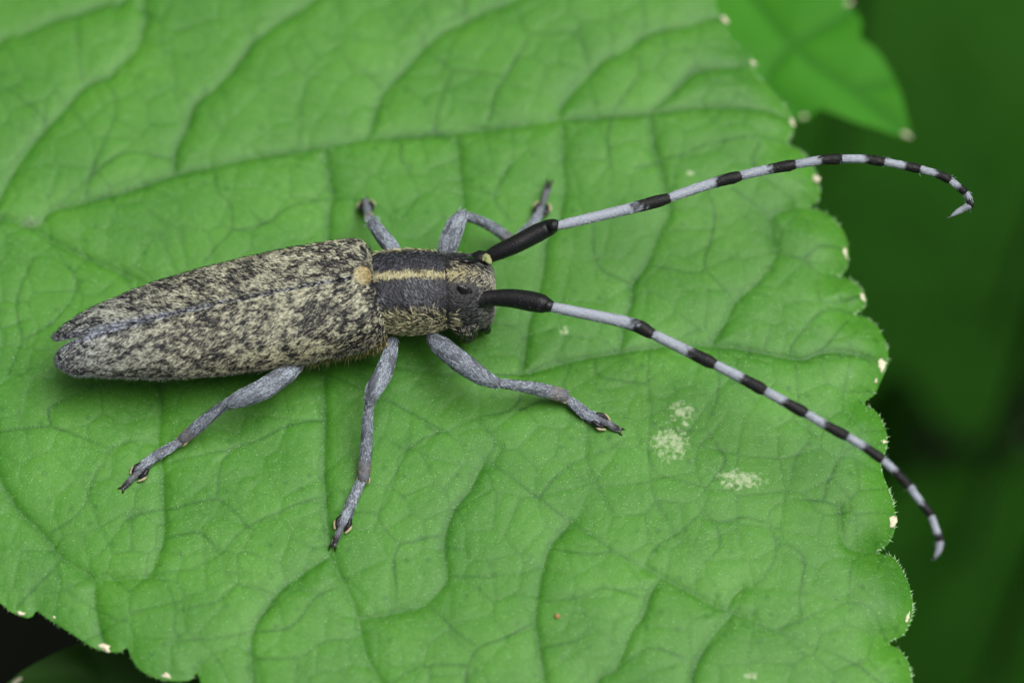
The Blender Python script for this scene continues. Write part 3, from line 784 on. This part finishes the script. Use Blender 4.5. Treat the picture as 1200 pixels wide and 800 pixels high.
def make_elytron(side):
    NS, NA = 130, 40
    s_lo = SS[0] if side > 0 else SS[0] - 0.02
    ss = s_lo + (S_FRONT + 0.05 - s_lo) * np.linspace(0, 1, NS) ** 1.25
    V = np.zeros((NS, NA, 3))
    for i, s in enumerate(ss):
        Wd, H, zm = prof(s)
        Wd *= 1 - (.20 if side > 0 else -.02) * (1 - smoothstep(0, .55, s - SS[0]))
        # inner edge leaves the suture near the tip, leaving the small V between the tips
        tin = 0.001 + 0.028 * np.clip((0.45 - (s - SS[0])) / 0.45, 0, 1) ** 2.0
        k = np.clip((s - s_lo) / 0.34, 0, 1)
        rnd = math.sqrt(max(0.0, 1 - (1 - k) ** 2)) if k < 1 else 1.0      # rounded tip
        mid = tin + 0.30 * (Wd - tin)
        a = np.linspace(0, 1, NA)
        ang = a * R(112)
        ex = 0.86
        t = np.sign(np.sin(ang)) * np.abs(np.sin(ang)) ** ex
        zc = np.where(np.cos(ang) >= 0, np.abs(np.cos(ang)) ** ex, -np.abs(np.cos(ang)) ** 1.0 * .8)
        tt = tin + (Wd - tin) * t
        tt = mid + (tt - mid) * (0.06 + 0.94 * rnd)
        z = zm + H * zc * (0.25 + 0.75 * rnd)
        # the seam between the wing cases is slightly sunk, with a fine raised rib beside it
        z -= 0.014 * np.exp(-(t / 0.05) ** 2)
        # shoulder rounding at the front
        fr = np.clip((s - (S_FRONT - 0.10)) / 0.15, 0, 1)
        z -= 0.17 * fr ** 2 * (1 - 0.5 * t)
        tt = tt * (1 - .06 * fr ** 2)
        V[i] = C0[None] + AXE[None] * (s) + side * LAT[None] * tt[:, None]
        V[i, :, 2] = z
    V = V.reshape(-1, 3)
    V[:, 2] += 0.010 * vnoise(V, 7.0, 41) + 0.004 * vnoise(V, 20.0, 42)
    i = np.arange(NS - 1)[:, None] * NA; j = np.arange(NA - 1)[None]
    Q = np.stack([i + j, i + NA + j, i + NA + j + 1, i + j + 1], -1).reshape(-1, 4)
    if side < 0:
        Q = Q[:, ::-1]
    N = vnormals(V, Q)
    if N[(NS // 2) * NA + 5, 2] < 0:
        Q = Q[:, ::-1]
    Q = np.ascontiguousarray(Q)
    o = mesh_obj("elytron", V, [Q], M_cut, beetle)
    so = o.modifiers.new("shell", 'SOLIDIFY'); so.thickness = 0.03; so.offset = -1
    back = -AXE
    def dirf(p, n):
        return back + side * 0.35 * LAT * (1 + 0 * p[:, :1]) + 0.3 * vnoise(p, 6.0, 50)[:, None] * LAT
    def dens(p, n):
        v, s, t = mottle(p)
        front = smoothstep(S_FRONT - 1.0, S_FRONT - .1, s)
        return np.maximum(np.clip(0.46 + 1.7 * (v - 0.02 - 0.16 * front) + .3 * (1 - smoothstep(0, .5, s - SS[0])), 0.16, 1.0), .7 * np.exp(-(t / .03) ** 2) * (s < SS[0] + 1.8))
    def colr(p, n):
        v, s, t = mottle(p)
        k = np.clip((s - SS[0]) / 1.6, 0, 1)[:, None]
        grey = np.array([0.32, 0.345, 0.33]); cream = np.array([0.43, 0.425, 0.31]); yel = np.array([0.52, 0.46, 0.22])
        c = grey * (1 - k) + cream * k
        edge = smoothstep(.5, .68, np.abs(t))[:, None] * smoothstep(.8, 2.6, s)[:, None]
        c = c * (1 - .28 * edge) + yel * .28 * edge
        mid_ = np.exp(-(t / (.010 + .07 * np.clip(1 - (s - SS[0]) / 1.9, 0, 1))) ** 2)[:, None]
        c = c * (1 - .75 * mid_) + np.array([0.26, 0.30, 0.42]) * .75 * mid_
        return c * (0.56 + 0.66 * np.clip(v + .55, 0, 1))[:, None]
    def hlen(p):
        s = (p - C0) @ AXE; t = np.abs((p - C0) @ LAT)
        k = smoothstep(0.0, .7, s - SS[0]) * (1 - .35 * smoothstep(.45, .68, t))
        return .058 * (.45 + .55 * k)
    fur("pubescence", o, V, Q, 42000, dirf, M_hair, length=hlen, width=0.0078, lift=0.2, color=colr, density=dens, jit=.22)
    # fine dark hairs between the pale ones
    fur("pubescence", o, V, Q, 7000, dirf, M_hair, length=0.05, width=0.008, lift=0.5, color=lambda p, n: np.tile([0.02, 0.02, 0.025], (len(p), 1)), jit=.3)
    # a pale fringe along the outer edge
    VG = V.reshape(NS, NA, 3)
    pr = np.repeat(VG[6:-8, NA - 8], 7, axis=0)
    pr = pr + rng.normal(size=pr.shape) * [0.012, 0.012, 0.02]
    # and a dense pale rim round the tip
    tipr = np.concatenate([np.repeat(VG[1:4].reshape(-1, 3), 2, axis=0), np.repeat(VG[2:42, 0], 5, axis=0), np.repeat(VG[3:52, NA - 7], 6, axis=0)])
    pr = np.concatenate([pr, tipr + rng.normal(size=tipr.shape) * .006])
    dd = back + side * LAT * .55 + np.array([0, 0, -.1]) + .3 * rng.normal(size=(len(pr), 3))
    kr = np.clip(((pr - C0) @ AXE)[:, None] / 1.6, 0, 1)
    Vf, Ff = spikes(pr, dd, .025 + .03 * rng.random(len(pr)), np.full(len(pr), .0030))
    fo = mesh_obj("edge_fringe", Vf, Ff, M_hair, o, cols=np.repeat(np.array([.40, .43, .44]) * (1 - kr) + np.array([.47, .46, .37]) * kr, 4, axis=0).astype(np.float32))
    fo["kind"] = "stuff"
    return o
make_elytron(+1)
make_elytron(-1)

# ---- trunk: abdomen, thorax and head in one continuous skin
ST = []   # (centre point, lateral dir, half width, top, bottom)
for px in (95, 110, 140, 200, 300, 400, 432):
    s = sx(px); Wd, H, zm = prof(s)
    c = C0 + AXE * s; c[2] = zm - .08
    ST.append((c, LAT, Wd * .86, H * .55, .26 if px > 120 else .12))
def pst(px, py, z, hw, top, bot):
    ST.append((P(px, py, z), LATP, hw, top, bot))
#    photo x, y of the mid-line, z, half width, top, bottom
pst(437, 345, .80, .40, .33, .40)
pst(440, 343, .80, .445, .385, .44)
pst(446, 342.5, .80, .468, .41, .46)
pst(460, 342, .80, .485, .425, .46)
pst(480, 342, .80, .497, .435, .46)
pst(500, 341.5, .80, .482, .428, .45)
pst(512, 341, .80, .458, .412, .44)
pst(519, 341, .80, .435, .393, .43)
pst(523, 341, .80, .420, .378, .42)     # neck crease
pst(527, 341, .80, .432, .39, .44)
pst(536, 340.5, .80, .432, .395, .52)
pst(548, 340, .80, .418, .39, .60)
pst(558, 339.5, .79, .385, .365, .66)
pst(567, 339, .77, .335, .32, .68)
pst(574, 338.5, .74, .30, .27, .66)
pst(578, 338, .70, .22, .19, .58)
pst(580, 338, .66, .08, .08, .40)
# fine interpolation along the trunk
par = np.arange(len(ST))
fine = np.linspace(0, len(ST) - 1, 150)
Cc = np.array([[np.interp(f, par, [q[0][k] for q in ST]) for k in range(3)] for f in fine])
Lc = np.array([[np.interp(f, par, [q[1][k] for q in ST]) for k in range(3)] for f in fine])
Wc, Tc, Bc = [np.array([np.interp(f, par, [q[k] for q in ST]) for f in fine]) for k in (2, 3, 4)]
NB = 48
an = np.linspace(0, 2 * np.pi, NB, endpoint=False)
co, si = np.cos(an), np.sin(an)
ex = .88
cx_ = np.sign(co) * np.abs(co) ** ex; sz_ = np.sign(si) * np.abs(si) ** ex
BV = Cc[:, None] + Lc[:, None] * (Wc[:, None] * cx_[None])[:, :, None] + UPZ * np.where(sz_[None] > 0, Tc[:, None] * sz_[None], Bc[:, None] * sz_[None])[:, :, None]
BV = BV.reshape(-1, 3)
BV[:, 2] += .008 * vnoise(BV, 9., 61)
nB = len(fine)
i = np.arange(nB - 1)[:, None] * NB; j = np.arange(NB)[None]; j2 = (j + 1) % NB
BQ = np.stack([i + j, i + NB + j, i + NB + j2, i + j2], -1).reshape(-1, 4)
if vnormals(BV, BQ)[(nB // 2) * NB + NB // 4, 2] < 0:
    BQ = np.ascontiguousarray(BQ[:, ::-1])
caps = [np.arange(NB)[None, ::-1], (np.arange(NB) + (nB - 1) * NB)[None]]
body = mesh_obj("body", BV, [BQ] + caps, M_cut, beetle)
body["label"] = "black thorax and head with a yellow stripe down the middle and yellowish sides"
P0 = P(440, 343, .8)
LP = float(np.dot(P(523, 341, .8) - P0, AXP))
LH = float(np.dot(P(578, 338, .8) - P0, AXP))
def bco(p):
    s = (p - P0) @ AXP; t = (p - P0) @ LATP
    return s, t, p[:, 2]
def b_dir(p, n):
    s, t, z = bco(p)
    head = (s > LP)[:, None]
    # on the thorax the hair lies towards the middle and back, on the head it sweeps forward in a parting
    d1 = -AXP * .5 - LATP * np.sign(t)[:, None] * .8
    d2 = AXP * .8 - LATP * np.sign(t - .02)[:, None] * .55
    return np.where(head, d2, d1)
def b_dens(p, n):
    s, t, z = bco(p)
    fr = s > -0.02
    on = np.where(s > LP, .55, .42)
    return np.where(fr & (z > .35), on, np.where(z < .62, .35, 0))
def b_col(p, n):
    s, t, z = bco(p)
    nz = vnoise(p, 9., 71)
    dark = np.array([0.085, 0.09, 0.115]); yel = np.array([0.50, 0.45, 0.23]); grey = np.array([0.19, 0.20, 0.225]); pale = np.array([.38, .355, .24])
    c = np.where((vnoise(p, 5., 72) > .25)[:, None], grey, dark)
    med = np.exp(-((t - .005) / (.075 + .014 * nz)) ** 4)
    c = c * (1 - med[:, None]) + yel * med[:, None]
    lat_ = smoothstep(.35, .41, np.abs(t) + .015 * nz) * (z > .46) * (1 - .9 * ((z < .66) & (z > .55)))
    c = c * (1 - .55 * lat_[:, None]) + yel * .5 * lat_[:, None]
    low = (z < .5)[:, None]
    c = np.where(low, np.array([.36, .31, .13]), c)
    h = (s > LP - .01)
    hc = np.where((np.abs(t - .02) < .15 + .07 * nz)[:, None], pale, np.array([.085, .085, .09]))
    hm = np.exp(-(t / .09) ** 2) * (1 - smoothstep(LP + .1, LP + .4, s))
    hc = hc * (1 - hm[:, None]) + yel * hm[:, None]
    front = smoothstep(LP + .30, LP + .45, s)[:, None]
    hc = hc * (1 - .6 * front) + np.array([.36, .355, .31]) * .6 * front
    c = np.where(h[:, None], hc, c)
    return c
BQf = BQ[(BQ[:, 0] // NB) > 36]
fur("pubescence", body, BV, BQf, 26000, b_dir, M_hair, length=.055, width=.0065, lift=.25, color=b_col, density=b_dens, jit=.3)
# yellow stripe and side stripes get a thick coat of their own
def s_dens(p, n):
    s, t, z = bco(p)
    nz = vnoise(p, 11., 74)
    on = (s > -.01) & (s < LP + .12)
    med = np.exp(-((t - .005) / (.062 + .018 * nz)) ** 4)
    lat_ = smoothstep(.36, .41, np.abs(t) + .02 * nz) * (z > .44) * (1 - .85 * ((z < .66) & (z > .54)))
    return np.where(on, np.maximum(.50 * med, .20 * lat_), 0)
fur("pubescence", body, BV, BQf, 30000, b_dir, M_hair, length=.075, width=.0095, lift=.3, color=lambda p, n: np.tile([.50, .465, .28], (len(p), 1)), density=s_dens, jit=.3)
# yellow hair tufts under the shoulder of the wing cases
pr = np.array([C0 + AXE * s - LAT * rng.uniform(.50, .66) + UPZ * (rng.uniform(.45, .72) - C0[2]) for s in rng.uniform(S_FRONT - 1.3, S_FRONT + .05, 1500)])
dd = -AXE * .5 - LAT * .6 - UPZ * .35 + .35 * rng.normal(size=(len(pr), 3))
Vf, Ff = spikes(pr, dd, .05 + .07 * rng.random(len(pr)), np.full(len(pr), .005))
mesh_obj("pubescence", Vf, Ff, M_hair, body, cols=np.tile([.42, .36, .17], (len(Vf), 1)).astype(np.float32))["kind"] = "stuff"

def bpt(px, py, z):
    return P(px, py, z)
def oriented_blob(c, ax, ay, az_, rx, ry, rz, nu=18, nv=12, bend=0.0, rough=0, seed=0):
    V, Qd = blob(np.zeros(3), 1, 1, 1, nu=nu, nv=nv, rough=rough, seed=seed)
    x, y, z = V[:, 0] * rx, V[:, 1] * ry, V[:, 2] * rz
    x = x + bend * (V[:, 1] ** 2) * rx
    return c + x[:, None] * ax + y[:, None] * ay + z[:, None] * az_, Qd
# kidney-shaped eyes wrapping the antenna bases
for sd_, (ex_, ey_, ez_) in ((-1, (549, 352, 1.05)), (1, (553, 303, 1.06))):
    outw = unit(LATP * sd_ * .8 + UPZ * .55 + AXP * .15)
    tx = unit(AXP - outw * np.dot(AXP, outw)); ty = np.cross(outw, tx)
    V, Qd = oriented_blob(bpt(ex_, ey_, ez_) - outw * .012, tx, ty, outw, .10, .22, .045, bend=-1.0, rough=.03)
    mesh_obj("eye", V, [Qd], M_eye, body)
# raised sockets of the antennae
SOCK = []
for sd_, (x, y, z) in ((1, (566, 303, 1.02)), (-1, (566, 351, .98))):
    c = bpt(x, y, z)
    path = np.array([c - AXP * .10 - UPZ * .10, c - AXP * .02, c + AXP * .05])
    V, Qd, _ = tube(path, [.115, .105, .085], 16)
    mesh_obj("antennal_socket", V, [Qd], M_blk, body)
# cheeks and mandibles hanging from the face
for sd_ in (-1, 1):
    a = Cc[-36] + LATP * sd_ * .33 - UPZ * .16
    path = catmull([a, a - UPZ * .22 + AXP * .02 + LATP * sd_ * .03, a - UPZ * .42 + AXP * .05 - LATP * sd_ * .02], .04)
    V, Qd, al = tube(path, np.interp(np.linspace(0, 1, len(path)), [0, .5, 1], [.17, .135, .06]), 16, upref=tuple(AXP))
    ck = mesh_obj("cheek", V, [Qd], M_cut, body)
    fur("pubescence", ck, V, Qd, 1500, lambda p, n: -UPZ + .2 * AXP + 0 * p, M_hair, length=.05, width=.008, lift=.3, color=lambda p, n: np.tile([.36, .35, .27], (len(p), 1)))
    b_ = a - UPZ * .34 + AXP * .22 - LATP * sd_ * .10
    path = catmull([b_, b_ - UPZ * .12 + AXP * .04, b_ - UPZ * .22 - LATP * sd_ * .12], .03)
    V, Qd, al = tube(path, np.linspace(.075, .02, len(path)), 12)
    mesh_obj("mandible", V, [Qd], M_eye, body)
# a yellow-green flake caught at the base of the far antenna
V, Qd = oriented_blob(bpt(571, 303, 1.14), AXP, LATP, UPZ, .05, .055, .014, 14, 8, rough=.9, seed=5)
mesh_obj("flake", V, [Qd], M_spot, body)
# scutellum
cs = C0 + AXE * sx(427.0) ; cs[2] = 1.235
V, Qd = oriented_blob(cs + LAT * .0, AXE, LAT, UPZ, .095, .115, .06, 22, 12, rough=.05)
so_ = mesh_obj("scutellum", V, [Qd], M_scut, beetle)
so_["label"] = "cream half-round scutellum between the wing cases"
fur("pubescence", so_, V, Qd, 1600, lambda p, n: -AXE + 0 * p, M_hair, length=.05, width=.008, lift=.2, color=lambda p, n: np.where(((p - cs) @ AXE + .02 * rng.normal(size=len(p)) > .02)[:, None], [.42, .33, .16], [.62, .56, .34]))

# ---- antennae: scape, pedicel and ten banded segments each
def seg_colors(V, along, white, dark, f_dark, seed):
    nz = vnoise(V, 28., seed) * .09
    k = smoothstep(f_dark - .05, f_dark + .03, along + nz)[:, None]
    return (np.array(white) * (1 - k) + np.array(dark) * k).astype(np.float32)
def antenna(label, scape, zs, segs, zend, w_a, w_b, seed):
    root = empty("antenna", tuple(P(scape[0][0], scape[0][1], zs[0])), beetle)
    root.location = np.array(P(scape[0][0], scape[0][1], zs[0])) - np.array(beetle.location)
    bpy.context.view_layer.update()
    root["label"] = label
    n = len(scape)
    pts = [P(x, y, z) for (x, y, _), z in zip(scape, np.linspace(zs[0], zs[1], n))]
    path = catmull(pts, .04)
    L_ = np.concatenate([[0], np.cumsum(np.linalg.norm(np.diff(pts, axis=0), axis=1))])
    l2 = np.concatenate([[0], np.cumsum(np.linalg.norm(np.diff(path, axis=0), axis=1))]); l2 *= L_[-1] / l2[-1]
    V, Qd, _ = tube(path, np.interp(l2, L_, [q[2] for q in scape]) / 200., 20)
    s_o = mesh_obj("scape", V, [Qd], M_blk, root)
    axd = unit(pts[-1] - pts[0])
    fur("pubescence", s_o, V, Qd, 900, lambda p, nn: axd + 0 * p, M_hair, length=.05, width=.006, lift=.5, color=lambda p, nn: np.tile([.03, .03, .034], (len(p), 1)))
    # pedicel: short black ring
    a = pts[-1]; nxt = P(*segs[0][0], zs[1])
    path = np.array([a - axd * .03, a + (nxt - a) * .5, nxt + (nxt - a) * .05])
    V, Qd, _ = tube(path, [.072, .078, .066], 16)
    mesh_obj("pedicel", V, [Qd], M_blk, root)
    # heights along the flagellum
    allp = [q for sgm in segs for q in (sgm[0], sgm[-1])]
    tot = len(segs)
    for k, sgm in enumerate(segs):
        f0, f1 = k / tot, (k + 1) / tot
        zf = lambda f: np.interp(f, [0, .35, .7, 1], [zs[1], zend[0], zend[1], zend[2]])
        npt = len(sgm)
        pp = [P(x, y, zf(f0 + (f1 - f0) * i_ / (npt - 1))) for i_, (x, y) in enumerate(sgm)]
        path = catmull(pp, .03)
        ln = np.linalg.norm(np.diff(path, axis=0), axis=1); lc = np.concatenate([[0], np.cumsum(ln)]) / ln.sum()
        r0 = (w_a * (1 - f0) ** .8 + w_b * (1 - (1 - f0) ** .8)) / 200.; r1 = (w_a * (1 - f1) ** .8 + w_b * (1 - (1 - f1) ** .8)) / 200.
        rad = np.interp(lc, [0, .08, .6, .9, 1], [r0 * .72, r0 * .86, (r0 + r1) * .48, r1 * 1.14, r1 * .92])
        V, Qd, al = tube(path, rad, 14)
        # share of the length that is white comes from the measured break (second point)
        d1 = np.linalg.norm(pp[1] - pp[0]); fd = d1 / (d1 + np.linalg.norm(pp[-1] - pp[1])) if npt > 2 else .62
        if k == tot - 1:
            fd = .9
            V, Qd, al = tube(path, np.interp(lc, [0, .6, 1], [r0, r0 * .85, r0 * .3]), 12)
        white = np.array([.31, .34, .395]); dark = np.array([.010, .0095, .010])
        cols = seg_colors(V, al, white, dark, fd, seed + k)
        so = mesh_obj("antenna_segment", V, [Qd], M_attr, root, cols=cols)
        dk = unit(pp[-1] - pp[0]); o0 = pp[0]; Lk = np.linalg.norm(pp[-1] - pp[0])
        def cc(p, nn):
            f = (p - o0) @ dk / Lk
            kk = smoothstep(fd - .03, fd + .03, f)[:, None]
            base = np.where((rng.random(len(p)) < .8)[:, None], [.40, .43, .48], [.14, .155, .19])
            return base * (1 - kk) + np.array([.012, .011, .012]) * kk
        fur("pubescence", so, V, Qd, int(420 * Lk / .8) + 80, lambda p, nn: dk + 0 * p, M_hair, length=.07, width=.0055, lift=.10, color=cc, jit=.12)
        fur("bristles", so, V, Qd, 16 + int(30 * Lk), lambda p, nn: dk - .6 * UPV + 0 * p, M_hair, length=.055, width=.0035, lift=1.2, color=lambda p, nn: np.tile([.06, .06, .065], (len(p), 1)), jit=.3)
    return root

far_segs = [[(652, 265), (742, 243.5), (783, 232.5)], [(783, 232), (836, 214.5), (867, 206.5)], [(867, 206), (901, 198.5), (931, 193)], [(931, 193), (960, 188), (985, 186)],
            [(985, 186), (1012, 186.5), (1035, 189.5)], [(1035, 189.5), (1059, 194), (1077, 198)], [(1077, 198), (1097, 203.5), (1113, 210.5)], [(1113, 210.5), (1123, 218.5), (1131, 225)],
            [(1131, 225), (1136, 233), (1136.5, 241)], [(1136.5, 241), (1127, 245.5), (1115, 253)]]
near_segs = [[(646, 359.5), (736, 378.5), (764, 391)], [(764, 391), (808, 412.5), (837, 426.5)], [(837, 426.5), (869, 443), (896, 457.5)], [(896, 457.5), (920, 471), (944, 484)],
             [(944, 484), (967, 497.5), (992, 511)], [(992, 511), (1013, 523.5), (1034, 538)], [(1034, 538), (1049, 552), (1065, 569)], [(1065, 569), (1079, 588), (1091, 603)],
             [(1091, 603), (1098, 623), (1102, 634)], [(1102, 634), (1100, 644), (1095, 652)]]
antenna("far antenna with a thick black base and black and white bands, curling at the end", [(568, 303, 14), (585, 295, 19), (605, 286, 21), (630, 273, 22), (645, 266, 19), (649, 264, 15)], (1.02, 1.35), far_segs, (1.6, 1.55, 1.3), 13.5, 6.5, 80)
antenna("near antenna with a thick black base and black and white bands, reaching past the margin", [(562, 350, 18), (580, 349, 19), (600, 349.5, 22), (622, 353, 24), (636, 356, 22), (643, 358, 15)], (.98, 1.15), near_segs, (1.15, 1.0, .75), 14.5, 7.0, 120)

# ---- legs
def grey_dir(a, b):
    d = unit(np.asarray(b) - np.asarray(a))
    return lambda p, n: d + 0 * p
GREY = np.array([.145, .155, .19])
def limb(name, pts, zs, ws, leg, flat=1.0, n_fur=1400, tip=None, tint=None, seg=16):
    """pts in photo px; ws widths in px"""
    pp = np.array([P(x, y, z) for (x, y), z in zip(pts, zs)])
    path = catmull(pp, .03)
    L_ = np.concatenate([[0], np.cumsum(np.linalg.norm(np.diff(pp, axis=0), axis=1))]); L_ /= L_[-1]
    l2 = np.concatenate([[0], np.cumsum(np.linalg.norm(np.diff(path, axis=0), axis=1))]); l2 /= l2[-1]
    rad = np.interp(l2, L_, ws) / 200. * .92
    V, Qd, al = tube(path, rad, seg, flat=flat)
    base = np.tile([.12, .13, .155], (len(V), 1))
    if tip is not None:
        k = smoothstep(tip[0], tip[0] + .06, al)[:, None]
        base = base * (1 - k) + np.array(tip[1]) * k
    kd = (1 - smoothstep(.03, .12, al))[:, None] * .85 + smoothstep(.93, .98, al)[:, None] * .85
    base = base * (1 - kd) + .012 * kd
    o = mesh_obj(name, V, [Qd], M_attr, leg, cols=base.astype(np.float32))
    d = unit(pp[-1] - pp[0]); p0 = pp[0]; Lk = np.linalg.norm(pp[-1] - pp[0])
    def col(p, n):
        f = (p - p0) @ d / Lk
        nz = vnoise(p, 14., 91)
        qs = p - .82 * ((p - p0) @ d)[:, None] * d
        stk = vnoise(qs, 26., 93)
        c = np.where((rng.random(len(p)) < .70 + .15 * nz)[:, None] & (stk < .38)[:, None], np.array([.39, .445, .51]), np.array([.085, .095, .115]))
        if tint is not None:
            k = smoothstep(tint[0], tint[0] + .12, f)[:, None]
            c = c * (1 - k * .7) + np.array(tint[1]) * k * .7
        return c
    def dens(p, n):
        f = (p - p0) @ d / Lk
        return np.where(f < .05, .12, np.where(f > .92, .2, 1.0))
    fur("pubescence", o, V, Qd, n_fur, lambda p, n: d + 0 * p, M_hair, length=.085, width=.0052, lift=.12, color=col, density=dens, jit=.16)
    fur("bristles", o, V, Qd, n_fur // 14, lambda p, n: d + 0 * p, M_hair, length=.06, width=.004, lift=1.5, color=lambda p, n: np.tile([.34, .36, .36], (len(p), 1)), jit=.3)
    return o
def claws(leg, base, d, side, size=1.0):
    for sgn in (-1, 1):
        q = [base, base + d * .05 * size + side * sgn * .035 * size, base + d * .095 * size + side * sgn * .035 * size - UPZ * .04 * size]
        path = catmull(q, .02)
        V, Qd, _ = tube(path, np.linspace(.018, .005, len(path)) * size, 8)
        mesh_obj("claw", V, [Qd], M_claw, leg)
def make_leg(label, femur, tibia, tarsus, claw, sole=True):
    """each of femur/tibia: (pts, zs, widths); tarsus: list of such; claw: (from, to) px of the thin last segment"""
    base = P(*femur[0][0], femur[1][0])
    leg = empty("leg", (0, 0, 0), beetle)
    leg.location = np.array(base) - np.array(beetle.location)
    bpy.context.view_layer.update()
    leg["label"] = label
    limb("femur", *femur, leg, n_fur=4200)
    limb("tibia", *tibia, leg, n_fur=2800, tint=(.72, (.26, .20, .12)))
    # small orange-brown spurs at the end of the tibia
    e = P(*tibia[0][-1], tibia[1][-1]); d = unit(e - P(*tibia[0][-2], tibia[1][-2])); sd2 = unit(np.cross(UPZ, d)); r = tibia[2][-1] / 200.
    for sgn in (-1, 1):
        b = e + sd2 * sgn * r * .75 - d * .02
        V, Qd, _ = tube(np.array([b, b + d * .04 + sd2 * sgn * .012, b + d * .08 + sd2 * sgn * .010]), [.016, .012, .004], 8)
        mesh_obj("spur", V, [Qd], M_rim, leg)
    for k, t in enumerate(tarsus):
        limb("tarsus_segment", *t, leg, flat=.7, n_fur=900)
    if claw is None:
        return leg
    (x0, y0, z0), (x1, y1, z1), wd = claw
    a, b = P(x0, y0, z0), P(x1, y1, z1)
    d = unit(b - a); sd2 = unit(np.cross(UPZ, d))
    # third tarsus segment: two dark lobes with a pale padded rim
    for sgn in (-1, 1):
        c = a + d * .015 + sd2 * sgn * .05
        path = catmull([c - d * .045, c + sd2 * sgn * .018 + d * .02, c + d * .085 + sd2 * sgn * .004], .02)
        V, Qd, _ = tube(path, np.interp(np.linspace(0, 1, len(path)), [0, .5, 1], [.028, .034, .022]), 10)
        mesh_obj("tarsal_lobe", V, [Qd], M_blk, leg)
        c2 = c - UPZ * .012 + sd2 * sgn * .028 + d * .02
        path = catmull([c2 - d * .03, c2 + sd2 * sgn * .016 + d * .03, c2 + d * .10 - sd2 * sgn * .01], .02)
        V, Qd, _ = tube(path, np.interp(np.linspace(0, 1, len(path)), [0, .5, 1], [.014, .022, .012]), 8)
        mesh_obj("tarsal_pad", V, [Qd], M_rim, leg)
    path = catmull([a, a * .5 + b * .5 + UPZ * .02, b], .02)
    V, Qd, al = tube(path, np.interp(np.linspace(0, 1, len(path)), [0, .7, 1], [.55, .95, .8]) * wd / 200., 12)
    k = smoothstep(.55, .75, al)[:, None]
    o = mesh_obj("claw_segment", V, [Qd], M_attr, leg, cols=(np.array([.10, .10, .12]) * (1 - k) + np.array([.02, .017, .016]) * k).astype(np.float32))
    fur("pubescence", o, V, Qd, 160, grey_dir(a, b), M_hair, length=.05, width=.005, lift=.15, color=lambda p, n: np.tile([.26, .27, .30], (len(p), 1)), jit=.12)
    claws(leg, b, d, sd2, 1.0)
    return leg
# near side (three legs in full view)
make_leg("near hind leg stretched back under the wing case", ([(352, 425), (338, 436), (310, 455), (285, 466), (268, 473)], [.55, .60, .66, .64, .58], [14, 24, 27, 23, 15]),
         ([(268, 472), (252, 483), (235, 497), (215, 514)], [.56, .46, .33, .17], [11, 14, 16.5, 15]),
         [([(216, 514), (200, 524), (183, 534)], [.15, .12, .10], [10, 12.5, 13.5]), ([(183, 534), (175, 540), (165, 549)], [.10, .09, .08], [9, 13, 15])],
         ((167, 549, .09), (145, 571, .04), 8))
make_leg("near middle leg pointing down across the leaf", ([(461, 398), (457, 415), (449, 438), (439, 455), (433, 470)], [.55, .62, .70, .72, .66], [12, 19, 23, 22, 14]),
         ([(434, 467), (431, 490), (429, 525), (426, 560)], [.64, .52, .32, .15], [11, 13.5, 15, 15.5]),
         [([(425, 561), (418, 575), (411, 591)], [.14, .11, .09], [10, 13, 13.5]), ([(411, 591), (408, 600), (404, 609)], [.09, .08, .07], [9, 14, 15])],
         ((404, 609, .08), (392, 636, .04), 8.5))
make_leg("near front leg reaching forward below the head", ([(502, 392), (515, 404), (540, 424), (563, 440), (582, 449)], [.52, .60, .68, .68, .62], [12, 25, 28, 23, 14]),
         ([(578, 448), (602, 451), (632, 456), (661, 464)], [.60, .48, .32, .16], [11, 13.5, 17, 18]),
         [([(661, 465), (672, 473), (684, 483)], [.15, .12, .09], [10, 14, 16]), ([(684, 483), (691, 487), (699, 491)], [.09, .08, .07], [10, 15, 16])],
         ((700, 491, .09), (724, 503, .04), 9.5))
# far side
make_leg("far front leg bent at the knee behind the black antenna base", ([(522, 300), (526, 285), (533, 266), (541, 253)], [.60, .68, .76, .78], [22, 26, 25, 17]),
         ([(540, 252), (558, 257), (580, 268), (600, 283)], [.76, .62, .40, .18], [13, 12.5, 14, 16]),
         [([(602, 283), (612, 275), (622, 266)], [.16, .13, .11], [11, 14, 15]), ([(622, 267), (628, 257), (633, 247)], [.11, .10, .10], [10, 13, 14])],
         ((634, 248, .11), (643, 216, .08), 8.5))
make_leg("far middle leg showing behind the shoulder of the wing case", ([(470, 310), (458, 290), (446, 274), (437, 262)], [.60, .66, .68, .62], [18, 21, 19, 15]),
         ([(437, 262), (435, 259), (434, 256), (433, 254)], [.60, .55, .52, .50], [15, 12, 10, 9]),
         [([(433, 258), (431, 250), (430, 243)], [.48, .30, .16], [9, 9.5, 10])],
         ((430, 244, .14), (428, 236, .10), 8.5))
# far hind leg: hidden under the body in the picture, it still carries the beetle
make_leg("far hind leg hidden behind the wing case", ([(330, 345), (320, 335), (308, 325)], [.55, .58, .55], [14, 20, 14]),
         ([(308, 325), (300, 320), (290, 318)], [.53, .40, .18], [11, 13, 13]),
         [([(290, 318), (283, 318), (276, 320)], [.15, .11, .08], [9, 11, 12])], None)
